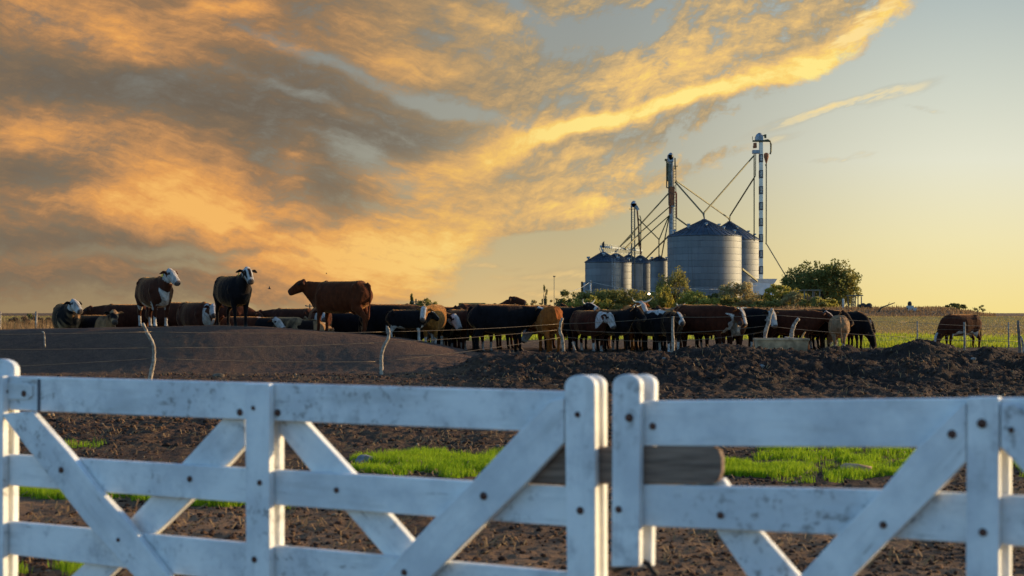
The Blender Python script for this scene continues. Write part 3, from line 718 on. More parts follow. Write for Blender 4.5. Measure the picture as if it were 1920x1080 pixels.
m = MB(); pipe(m, [(1411,264.5),(1443,264.5)], Y1, .3); pipe(m, [(1430,254),(1436,255)], Y1, .2); pipe(m, [(1435,252),(1435,259)], Y1, .35); pipe(m, [(1411,262),(1411,256)], Y1, .1); m.build('platform', M_dsteel, T1)
m = MB(); P = [W3(x, y, Y1+.4) for x, y in [(1431,264),(1440,262.5),(1444,265),(1445.5,270),(1445.5,284),(1444,289)]]
m.tube(P, .16, 8); m.build('air_duct', M_dsteel, T1)
m = MB(); c = W3(1436.7, 287, Y1+.4); m.lathe((c.x, c.y, 0), [(.1, W3(0,306,Y1).z), (.2, W3(0,303,Y1).z), (.45, W3(0,294,Y1).z), (.45, W3(0,288,Y1).z), (.2, W3(0,286,Y1).z)], 14); m.build('cyclone', M_rusty, T1)
m = MB(); pipe(m, [(1415.5,268),(1416,277)], Y1, .55); pipe(m, [(1412,275.5),(1418,275.5)], Y1, .45); m.build('rusty_gearbox', M_rusty, T1)
m = MB(); a = W3(1411.5, 287.5, Y1); b = W3(1423.5, 281, Y1); m.box((a.x, Y1, a.z), (b.x, Y1+.9, b.z)); m.build('distributor', M_gsteel, T1)
m = MB(); pipe(m, [(1414,288),(1414,452)], Y1, .18); pipe(m, [(1417,288),(1416.5,330),(1414,334)], Y1, .14); m.build('drop_pipe', M_dsteel, T1)
m = MB(); pipe(m, [(1436.8,306),(1436.6,452),(1436.2,458)], Y1, .18); pipe(m, [(1434.5,308),(1436.5,313)], Y1, .1); m.build('dust_pipe', M_dsteel, T1)
m = MB(); pipe(m, [(1436.4,456),(1476,522),(1500,560)], Y1, .16); m.build('guy_pipe', M_steel, T1)
for pts in ([(1413.5,292,262),(1320,399,252),(1320,408,250)], [(1413.5,334,262),(1368.5,405,290),(1368.5,413,292)]):
    m = MB(); pipe(m, pts, Y1, .20); m.build('downspout', M_dsteel, T1)
m = MB(); pipe(m, [(1391,504,250),(1420,527,255)], Y1, .3); m.build('discharge_auger', M_dsteel, T1)
# middle tower
Y2 = 268
g = W3(1258, 560, Y2); T2 = empty('grain_elevator', (g.x, Y2, ground_z(g.x, Y2)), 'middle grain elevator with a rusty section, rising beside the left edge of the largest silo', 'grain elevator', 'grain elevators')
m = MB(); a = W3(1255.5, 420, Y2); b = W3(1262, 300, Y2); m.box((a.x, Y2+.4, T2.location.z-.3), (b.x, Y2+1.3, b.z)); m.build('leg', M_gsteel, T2)
m = MB(); a = W3(1252.7, 300, Y2); b = W3(1262.8, 287.5, Y2); cx = (a.x+b.x)/2; r_ = (b.x-a.x)/2
m.box((a.x, Y2, a.z-.3), (b.x, Y2+1.5, b.z-.25)); m.tube([(cx, Y2, b.z-.55), (cx, Y2+1.5, b.z-.55)], [(r_*.96, .7)]*2, 16); m.build('elevator_head', M_gsteel, T2)
m = MB(); pipe(m, [(1246.5,300),(1251,300)], Y2, .4); pipe(m, [(1250,300),(1250,352),(1255,352)], Y2, .2); pipe(m, [(1265.5,296),(1265.8,318)], Y2, .22); pipe(m, [(1264,311.5),(1271,311.5)], Y2, .12); pipe(m, [(1252.5,305),(1252.5,340)], Y2, .25);  m.build('side_pipe', M_dsteel, T2)
m = MB(); pipe(m, [(1256.5,308),(1255,330),(1256.5,350)], Y2-.1, .6); pipe(m, [(1254,325),(1254.6,385)], Y2-.1, .28); m.build('spout_head', M_steel, T2)
m = MB(); pipe(m, [(1260.5,350),(1259.5,385)], Y2-.3, .9); pipe(m, [(1256,352),(1256.5,400)], Y2-.2, .35); m.build('rusty_chute', M_rusty, T2)
m = MB(); pipe(m, [(1266,360),(1268,362),(1268,408)], Y2, .3); m.build('drop_pipe', M_rusty, T2)
m = MB(); a = W3(1257.5, 388, Y2); b = W3(1264.5, 379, Y2); m.box((a.x, Y2-.5, a.z), (b.x, Y2+.4, b.z)); m.build('distributor', M_gsteel, T2)
m = MB(); lattice(m, 1263.3, 1268.2, 310, 560, Y2+1.5, .55, .04); m.build('ladder_cage', M_steel, T2)
for pts in ([(1266,341),(1318,400,254),(1320,406,250)], [(1268,339),(1366,409,290),(1368.5,414,292)], [(1268,408),(1293,426,254)],
            [(1255,361),(1163,462,262)], [(1255,388),(1205,432),(1172,466,262)], [(1255,404),(1203,450),(1185,468,285)], [(1254,405),(1235.5,450),(1235.5,482,300)], [(1255,405),(1246,450),(1240,484,300)], [(1256,440),(1212,484,300)]):
    m = MB(); pipe(m, pts, Y2, .2); m.build('downspout', M_dsteel, T2)
# left tower
Y3 = 272
g = W3(1187, 560, Y3); T3 = empty('grain_elevator', (g.x, Y3, ground_z(g.x, Y3)), 'shortest grain elevator, twin legged with rungs, above the row of small silos', 'grain elevator', 'grain elevators')
for x in (1184.2, 1190.2):
    m = MB(); a = W3(x-.9, 480, Y3); b = W3(x+.9, 386, Y3); m.box((a.x, Y3, T3.location.z-.3), (b.x, Y3+.35, b.z)); m.build('leg', M_steel, T3)
m = MB(); lattice(m, 1185, 1189.5, 392, 490, Y3+.4, .35, .035, .3); m.build('ladder', M_steel, T3)
m = MB(); a = W3(1183.2, 388, Y3); b = W3(1193.5, 376.5, Y3); cx = (a.x+b.x)/2; r_ = (b.x-a.x)/2
m.box((a.x, Y3-.2, a.z), (b.x, Y3+1, b.z-.5)); m.tube([(cx, Y3-.2, b.z-.6), (cx, Y3+1, b.z-.6)], [(r_*.96, .6)]*2, 16); m.build('elevator_head', M_gsteel, T3)
m = MB(); pipe(m, [(1192,386),(1196.5,394)], Y3, .55); m.build('spout_head', M_gsteel, T3)
m = MB(); pipe(m, [(1194.5,392),(1197,420),(1199,455),(1202,478)], Y3, .28); m.build('rusty_chute', M_rusty, T3)
m = MB(); pipe(m, [(1199.5,404),(1201.5,410),(1201.5,480)], Y3, .16); pipe(m, [(1196.8,425),(1197.5,462)], Y3, .14); pipe(m, [(1179.5,392),(1192,392)], Y3-.1, .1); pipe(m, [(1184,439),(1190,439)], Y3-.05, .2); m.build('side_pipe', M_dsteel, T3)
for pts in ([(1197,410),(1235.5,449),(1235.5,480)], [(1185,442),(1162,463)], [(1191,446),(1172,468)]):
    m = MB(); pipe(m, pts, Y3, .18); m.build('downspout', M_dsteel, T3)
# conveyor above the small silos
Y4 = 250
g = W3(1165, 470, Y4); CV = empty('conveyor_bridge', (g.x, Y4, g.z-1), 'lattice conveyor bridge running level above the peaks of the small silos', 'conveyor')
m = MB(); A0 = W3(1127, 462, 240); A1 = W3(1203, 470, 303)
d = (A1-A0); m.bar(A0, A1, .45, .35)
for off in (.9,): m.bar(A0-Vector((0,0,off)), A1-Vector((0,0,off)), .08)
for k in range(25):
    p = A0+d*k/24; m.bar(p, p-Vector((0,0,.9)), .05)
    if k < 24: m.bar(p+Vector((0,0,.0)), A0+d*(k+1)/24-Vector((0,0,.9)), .04); m.bar(p, p+Vector((0,0,.45)), .05)
m.bar(A0+Vector((0,0,.45)), A1+Vector((0,0,.45)), .05)
m.build('truss', M_gsteel, CV)
for p in (t3, t4, t5, t6):
    m = MB(); k = (p.y-240)/63; q = A0+d*max(0, min(1, k)); m.bar(q-Vector((0,0,.2)), p-Vector((0,0,.5)), .2); 
    m.bar(q-Vector((.3,0,.3)), p-Vector((.35,0,.7)), .08); m.build('drop_leg', M_gsteel, CV)
p = W3(1131, 459, 240); m = MB()
m.tube([p+Vector((.0,0,-.55)), p+Vector((0,0,-.3)), p+Vector((.0,0,.1)), p+Vector((.05,0,.4)), p+Vector((.2,0,.55))], [.08,.2,.22,.13,.05], 8, up=(0,1,0))
tag(m.build('bird', M_dark, None, p), 'dark bird perched on the conveyor end above the leftmost silo', 'bird')
# hopper shed right of the silos
Y5 = 258
a = W3(1417, 553, Y5); b = W3(1451, 524, Y5); r5 = empty('hopper_shed', ((a.x+b.x)/2, Y5, ground_z(a.x, Y5)), 'white metal loading hopper shed raised on dark legs at the right of the silos', 'shed')
m = MB(); m.box((a.x, Y5, a.z), (b.x, Y5+3, b.z-.1)); m.build('wall', M_white, r5)
m = MB(); e = W3(1410, 524, Y5); f_ = W3(1457, 523, Y5)
vs = [(e.x, Y5-.3, b.z+.12), (f_.x, Y5-.3, b.z+.12), (f_.x, Y5+3.3, b.z+.12), (e.x, Y5+3.3, b.z+.12), (a.x+.05, Y5+.05, b.z-.7), (b.x+.1, Y5-.02, b.z-.7), (b.x+.1, Y5+3, b.z-.7), (a.x+.05, Y5+3, b.z-.7)]
m.add(vs, [(0,1,2,3),(0,4,5,1),(1,5,6,2),(2,6,7,3),(3,7,4,0)]); m.build('flared_rim', M_white, r5)
m = MB(); zg = r5.location.z
for x in (a.x+.2, b.x-.2, (a.x+b.x)/2):
    for yy in (Y5+.2, Y5+2.8): m.bar((x, yy, zg-.3), (x, yy, a.z), .22)
m.box((a.x+.3, Y5+1, zg-.3), (b.x-.3, Y5+2.9, a.z-.02)); m.build('legs_and_shade_fill', M_dark, r5)  # dark block behind the front legs stands in for shade under the shed
# narrow shed at the far left foot of the silos
a = W3(1090, 556, 236); b = W3(1097, 528, 236); r6 = empty('control_box', ((a.x+b.x)/2, 236, ground_z(a.x, 236)), 'narrow dark upright panel standing at the left foot of the leftmost silo', 'cabinet')
m = MB(); m.box((a.x, 236, r6.location.z-.3), (b.x-.35, 237.2, b.z)); m.build('cabinet', simple('olive_dark_sheet', (.05,.05,.03), .8), r6)
m = MB(); m.box((b.x-.3, 235.9, r6.location.z-.3), (b.x, 237.2, b.z-.1)); m.build('door_frame', M_gsteel, r6)
# ------------------------------------------------------------------ poles and wires
def pole(px, top, y, w, label, arms=(), m_=None, name='utility_pole', lamp=None, cat='pole', group=None, lean=0):
    t = W3(px, top, y); g = ground_z(t.x, y); r = empty(name, (t.x, y, g), label, cat, group)
    m = MB(); m.tube([(t.x+lean, y, g-.4), (t.x, y, t.z)], [w*.6, w*.45], 8); m.build('shaft', m_ or M_steel, r)
    for (py, x0, x1) in arms:
        m = MB(); m.bar(W3(x0, py, y-.1), W3(x1, py, y-.1), .1, .1); 
        for x in (x0+.5, x1-.5): m.bar(W3(x, py, y-.1), W3(x, py-2, y-.1), .12)
        m.build('crossarm', M_steel, r)
    return r, t
M_conc = simple('pale_concrete_post', (.42, .41, .38), .9); M_conc2 = simple('dull_timber_post', (.20, .18, .15), .9)
pole(1107, 526, 205, .22, 'pale utility pole standing in front of the leftmost silo', [(529, 1104.5, 1109.5)], M_conc, group='utility poles')
pole(1290, 540, 205, .18, 'pale utility pole in front of the largest silo', [(542, 1288, 1292)], M_conc, group='utility poles')
pole(1039, 518, 190, .08, 'thin mast with a lamp head on top, standing alone left of the silos', [(519, 1037.5, 1041)], M_steel, name='lamp_mast')
pole(780, 560, 150, .16, 'dark utility pole with two crossarms beside the cypress', [(566, 772, 790), (571, 775, 786)], M_dsteel, group='utility poles')
pole(581, 570, 150, .16, 'utility pole glimpsed under the muzzle of the large brown cow', [(574, 573, 590)], M_dsteel, group='utility poles')
def cable(pts, label, w=.05):
    m = MB(); 
    for (a, b) in zip(pts[:-1], pts[1:]):
        A_, B_ = W3(*a), W3(*b); k = 10; P = []
        for i in range(k+1):
            q = A_.lerp(B_, i/k); q.z -= .5*4*(i/k)*(1-i/k)*.6; P.append(q)
        for i in range(k): m.bar(P[i], P[i+1], w)
    tag(m.build('power_cable', M_conc, None, W3(*pts[0])), label, 'cable')
cable([(1060,548,200),(1107,528,205),(1250,548,205),(1290,541,205),(1420,535,215)], 'sagging pale power line strung across the front of the silos', .05)
p = W3(1217, 552, 203); r7 = empty('yard_lamp', (p.x, 203, ground_z(p.x, 203)), 'small lit yard lamp glowing between the small silos and the largest one', 'lamp')
m = MB(); m.tube([(p.x, 203, r7.location.z-.3), (p.x, 203, p.z)], .05, 6); m.build('post', M_steel, r7)
def glow(t, b): b.inputs['Emission Color'].default_value = (1, .8, .5, 1); b.inputs['Emission Strength'].default_value = 3.0
m = MB(); m.tube([p+Vector((0,0,-.2)), p, p+Vector((0,0,.2))], [.1, .2, .1], 10); m.build('bulb', mat('lamp_glow', glow), r7)
# ------------------------------------------------------------------ vegetation
def leafm(name, ca, cb, tr=.5):
    return grass_mat(name, ca, cb, tr)
M_lf = [leafm('olive_leaves', (.17,.15,.04), (.32,.27,.07)), leafm('yellow_green_leaves', (.25,.22,.04), (.46,.37,.07)), leafm('dusty_brown_leaves', (.30,.23,.10), (.44,.33,.13)),
        leafm('dark_green_leaves', (.08,.10,.03), (.22,.20,.05)), leafm('reddish_twigs', (.15,.085,.05), (.24,.15,.08)), leafm('dark_olive_leaves', (.09,.10,.035), (.20,.18,.05))]
M_bark = simple('bark', (.10, .075, .05), .9, 0, .4, 3)
def crown_mesh(c, rx, ry, rz, n, leaf, seed, gaps=.5, cone=0., tuft=.6):
    g = np.random.default_rng(seed)
    # clumps spread through the crown
    k = max(6, int(n/70)); cl = []
    while len(cl) < k:
        p = g.uniform(-1, 1, 3); r = np.linalg.norm(p)
        if r < 1.0 and r > .40:
            if cone: p[:2] *= (1-.75*(p[2]+1)/2*cone)
            cl.append(p)
    cl = np.array(cl); cs = g.uniform(.55, 1.25, k)*tuft*.42
    idx = g.integers(0, k, n)
    q = g.normal(0, 1, (n, 3)); q /= np.linalg.norm(q, axis=1)[:, None]; q *= (g.uniform(0, 1, n)**.45)[:, None]
    p = cl[idx]+q*cs[idx][:, None]
    P = p*np.array([rx, ry, rz])*1.08+np.array(c)
    P[:, 2] += rz*.1*np.sin(P[:, 0]*1.7+seed)
    a = g.normal(0, 1, (n, 3)); a /= np.linalg.norm(a, axis=1)[:, None]
    b = np.cross(a, g.normal(0, 1, (n, 3))); b /= np.linalg.norm(b, axis=1)[:, None]
    L = (leaf*g.uniform(.6, 1.3, n))[:, None]
    v = np.stack([P-a*L, P+b*L*.5, P+a*L, P-b*L*.5], 1).reshape(-1, 3)
    f = np.arange(n)[:, None]*4+np.array([[0,1,2,3]])
    return v, f
def tree(px, top, wpx, y, n, mi, label, name='tree', cat='tree', group='shrubs and trees around the silos', trunk=.35, leaf=.22, cone=0, sparse=False, base=None, seed=None):
    t = W3(px, top, y); g = ground_z(t.x, y) if base is None else base; H = t.z-g; rx = wpx/F*y/2
    r = empty(name, (t.x, y, g), label, cat, group); seed = seed or int(px*7+top)
    rz = H*(1-trunk)/2*1.12; c = (0, 0, H-rz*.98); n = int(n*1.6)
    v, f = crown_mesh(c, rx, rx*.8, rz, n, leaf, seed, cone=cone, tuft=.5 if sparse else .75)
    o = mesh_obj('crown', np_mesh(v, f, False), M_lf[mi], r)
    m = MB(); rn = random.Random(seed); b0 = Vector(r.location)
    tr = max(.05, H*.028)
    top_ = b0+Vector((rx*.05, 0, H*.62)); m.tube([b0-Vector((0,0,.3)), b0+Vector((tr, 0, H*.3)), top_], [tr*1.3, tr, tr*.5], 8)
    for i in range(9 if sparse else 6):
        th = rn.uniform(0, 6.28); q = b0+Vector((tr*.5, 0, H*rn.uniform(.12, .45))); e = b0+Vector((math.cos(th)*rx*rn.uniform(.4, .9), math.sin(th)*rx*.6, H*rn.uniform(.55, .95)))
        mid = q.lerp(e, .5)+Vector((0, 0, -.04*H)); m.tube([q, mid, e], [tr*.6, tr*.4, tr*.12], 6)
    m.build('trunk', M_bark, r)
    return r
T = tree
T(1540, 497, 124, 210, 4300, 3, 'large dark leafy tree standing alone right of the silos', trunk=.18, leaf=.24)
T(1578, 503, 58, 208, 1700, 0, 'rounded olive tree joined to the right side of the large leafy tree', trunk=.15, leaf=.22)
T(1490, 512, 44, 212, 2000, 3, 'dark rounded tree at the left edge of the large leafy tree', trunk=.15, leaf=.22)
BU = [(1002,566,44,190,500,2,'sparse brownish shrub left of the upright thin shrub',True),(1021,540,14,188,420,5,'tall thin upright shrub left of the silos',True),
      (1043,562,38,192,500,2,'sparse twiggy shrub right of the upright thin shrub',True),(1066,556,40,185,900,5,'dark green bush left of the pale utility pole',False),
      (1096,555,46,182,1300,0,'olive bush under the pale utility pole at the leftmost silo',False),(1138,549,58,180,1900,0,'broad olive bush below the ladder of the leftmost silo',False),
      (1184,549,54,181,1900,0,'broad rounded bush between the leftmost silo and the yard lamp',False),(1236,545,44,184,1500,1,'yellow green bush just right of the yard lamp',False),
      (1264,518,50,186,2300,0,'tall loose olive tree in front of the left edge of the largest silo',False),(1300,556,56,180,1700,1,'bright yellow green bush under the centre of the largest silo',False),
      (1340,558,44,183,1300,5,'dark olive bush left of the dusty brown bush',False),(1386,536,60,182,2200,2,'dusty brown leafy bush in front of the gap between the two large silos',False),
      (1428,571,40,178,1200,0,'low olive bush in front of the raised white hopper shed',False),(1466,541,50,180,2000,1,'yellow green feathery bush right of the hopper shed',False),
      (1500,552,34,183,1200,0,'olive bush at the foot of the guy pipe',False),(1550,566,36,178,900,1,'yellow bush under the large leafy tree',False)]
BU += [(1160,558,44,186,1100,1,'yellow green bush between the two broad olive bushes at the left silos',False),(1212,558,40,178,1000,0,'low olive bush directly below the yard lamp',False),
      (1320,562,46,176,1100,1,'low yellow bush under the right half of the largest silo',False),(1361,560,40,176,1000,0,'low olive bush left of the dusty brown bush foot',False),(1403,562,32,187,1000,2,'brownish bush touching the left leg of the hopper shed',False),
      (1450,568,30,176,1000,0,'olive bush under the right end of the hopper shed',False),(1484,556,34,176,900,2,'brownish bush between the feathery bush and the guy pipe foot',False),(1524,564,38,174,900,0,'low olive bush in front of the open lean-to',False),(1083,566,36,178,800,1,'low yellow green bush left of the dark upright panel',False),(1120,562,40,176,900,1,'low yellow bush in front of the leftmost silo foot',False)]
for px, top, w, y, n, mi, lab, spz in BU:
    T(px, top-(0 if spz else 4), w*(1 if spz else 1.2), y, int(n*1.25), mi, lab, 'bush', 'bush', trunk=.02 if not spz else .1, leaf=.17 if not spz else .10, sparse=spz)
T(772, 552, 9, 150, 500, 3, 'slim dark cypress left of the utility pole with two crossarms', 'cypress', 'tree', 'distant trees', trunk=.02, leaf=.14, cone=1)
T(800, 562, 34, 150, 1300, 0, 'green round tree right of the cypress', 'tree', 'tree', 'distant trees', leaf=.15, trunk=.1)
T(861, 564, 18, 160, 700, 3, 'small green tree at the left end of the long low shed', 'tree', 'tree', 'distant trees', leaf=.15, trunk=.1)
T(966, 563, 40, 150, 1700, 0, 'low rounded green tree behind the head of the black cow', 'tree', 'tree', 'distant trees', leaf=.14, trunk=.05)
T(46, 588, 48, 95, 500, 4, 'reddish bare twiggy shrub at the far left between two thin posts', 'shrub', 'shrub', 'dry shrubs', trunk=.05, leaf=.10, sparse=True)
T(55, 590, 30, 97, 500, 5, 'green shrub behind the reddish twiggy one', 'shrub', 'shrub', 'dry shrubs', trunk=.05, leaf=.09)
T(88, 597, 44, 96, 700, 4, 'low reddish brown shrub left of the white faced black cow', 'shrub', 'shrub', 'dry shrubs', trunk=.02, leaf=.09)
T(1790, 570, 34, 170, 900, 5, 'low dark bush on the far weedy bank above the grazing cow', 'shrub', 'shrub', 'dry shrubs', trunk=.02, leaf=.13)
T(1770, 577, 40, 168, 500, 2, 'low brown shrub left of the dark bush on the far bank', 'shrub', 'shrub', 'dry shrubs', trunk=.02, leaf=.13)
T(1832, 572, 26, 165, 180, 5, 'leafless twiggy shrub at the right end of the far weedy bank', 'shrub', 'shrub', 'dry shrubs', trunk=.05, leaf=.08, sparse=True)
# long low shed, carport, chimney, pillar, leaning log
a = W3(868, 581, 165); b = W3(905, 568, 165); r8 = empty('long_shed', ((a.x+b.x)/2, 165, ground_z(a.x, 165)), 'long low shed with an olive flat roof on the horizon behind the black cows', 'shed')
m = MB(); m.box((a.x, 165, r8.location.z-.3), (b.x, 170, b.z-.2)); m.build('wall', simple('dull_ochre_wall', (.22,.18,.08), .9), r8)
m = MB(); m.box((a.x-.3, 164.7, b.z-.19), (b.x+.3, 170.3, b.z)); m.build('roof', simple('olive_roof_sheet', (.16,.15,.05), .8), r8)
def frame_shed(px0, px1, top, y, label):
    a = W3(px0, top, y); b = W3(px1, top, y); g = ground_z(a.x, y); r = empty('open_shelter', ((a.x+b.x)/2, y, g), label, 'shelter')
    m = MB(); m.box((a.x-.2, y-.2, a.z-.14), (b.x+.2, y+3.5, a.z)); m.build('roof', M_steel, r)
    for x in (a.x, b.x, a.x*.45+b.x*.55):
        for yy in (y, y+3.2):
            m = MB(); m.bar((x, yy, g-.3), (x, yy, a.z-.18), .12); m.build('post', M_conc2, r)
    return r, a, b, g
r9, a, b, g = frame_shed(1508, 1537, 543, 176, 'open lean-to with a flat tin roof under the left part of the leafy tree')
m = MB(); m.box((a.x+.9, 177, g), (a.x+2.2, 178.2, g+1.6)); tag(m.build('crate_stack', simple('tan_wood_boards', (.33,.2,.09), .9), None, (a.x+1.5, 177.5, g)), 'tan timber bin standing under the open lean-to', 'bin')
p = W3(1581, 560, 172); g = ground_z(p.x, 172); m = MB(); m.tube([(p.x, 172, g-.2), (p.x, 172, p.z-.15), (p.x, 172, p.z)], [.15, .14, .09], 10)
tag(m.build('concrete_pillar', M_conc, None, (p.x, 172, g)), 'short white pillar standing in front of the right side of the leafy tree', 'pillar')
r10, a, b, g = frame_shed(1601, 1615, 553, 185, 'small skeletal shelter of pale posts right of the leafy tree')
p = W3(1706, 565, 160); g = ground_z(p.x, 160); r11 = empty('well_tower', (p.x, 160, g), 'small dark domed tank on a pale base standing alone on the far bank', 'tank')
m = MB(); m.box((p.x-.3, 159.7, g-.3), (p.x+.35, 160.3, W3(0, 573, 160).z)); m.box((p.x-.3, 159.6, g-.3), (p.x+.7, 160.2, W3(0, 577, 160).z)); m.build('base', M_conc, r11)
m = MB(); z1 = W3(0, 573, 160).z; m.lathe((p.x-.02, 160, 0), [(.20, z1), (.24, z1+.1), (.22, p.z-.15), (.1, p.z)], 14); m.build('dome', M_dark, r11)
p0 = W3(1652, 577, 158); p1 = W3(1678, 567.5, 158); m = MB(); m.tube([p0-Vector((.3,0,.5)), p0, p1], [.1, .09, .05], 7); m.tube([p0.lerp(p1,.5), p0.lerp(p1,.5)+Vector((.2,0,.35))], [.04,.02], 6)
tag(m.build('leaning_log', M_bark, None, p0-Vector((0,0,.8))), 'bare log leaning out of the far weeds, pointing up to the right', 'log')
a = W3(1611, 576, 165); b = W3(1632, 570.5, 165); r12 = empty('farm_cart', ((a.x+b.x)/2, 165, ground_z(a.x, 165)), 'low dark flat cart parked right of the small skeletal shelter', 'cart')
m = MB(); m.box((a.x, 164.5, b.z-.35), (b.x, 166, b.z)); m.build('bed', M_dsteel, r12)
for x in (a.x+.3, b.x-.3):
    m = MB(); gz = r12.location.z; m.tube([(x, 164.3, gz+.35), (x, 164.5, gz+.35)], .35, 12); m.build('wheel', M_dark, r12)
# ------------------------------------------------------------------ cattle
def coatm(t, b):
    a = t.new('ShaderNodeAttribute'); a.attribute_name = 'coat'
    tc = t.new('ShaderNodeTexCoord').outputs['Object']
    n = t.noise(t.map(tc, scl=(1, 1, .45)), 9, 5, .6); n2 = t.noise(tc, 45, 4, .7)
    k = t.m('ADD', t.ss(n, .2, .8, .62, 1.35), t.m('MULTIPLY', t.m('SUBTRACT', n2, .5), .5))
    t.put(b.inputs['Base Color'], t.v('SCALE', a.outputs['Color'], None, k))
    b.inputs['Sheen Weight'].default_value = .6; b.inputs['Sheen Roughness'].default_value = .28
    b.inputs['Sheen Tint'].default_value = (1, .50, .18, 1)
    bp = t.new('ShaderNodeBump'); bp.inputs['Strength'].default_value = .5; bp.inputs['Distance'].default_value = .02
    t.put(bp.inputs['Height'], t.m('ADD', n2, t.m('MULTIPLY', n, 2))); t.l.new(bp.outputs[0], b.inputs['Normal'])
M_coat = mat('cattle_coat', coatm, .85, 0, .10)
M_horn = simple('horn', (.62, .52, .36), .5, 0, .3, 10)
M_eye = simple('wet_dark_eye', (.008, .006, .005), .12, 0, .2, 5, spec=.5)
M_tag = simple('yellow_ear_tag', (.7, .5, .05), .5)
COL = dict(black=(.0065,.005,.0055), blackbrown=(.013,.007,.005), dark=(.052,.015,.007), redbrown=(.052,.014,.006), red=(.078,.019,.006), orange=(.25,.065,.010), tan=(.22,.125,.065), golden=(.24,.095,.02), grey=(.10,.07,.05))
WHITE = np.array((.44, .39, .34))
NECK = dict(high=((.98,1.46), 34), up=((1.05,1.37), 30), mid=((1.09,1.30), 30), level=((1.12,1.20), 28), low=((1.15,1.0), 42), down=((1.10,.74), 60), graze=((1.00,.60), 66))
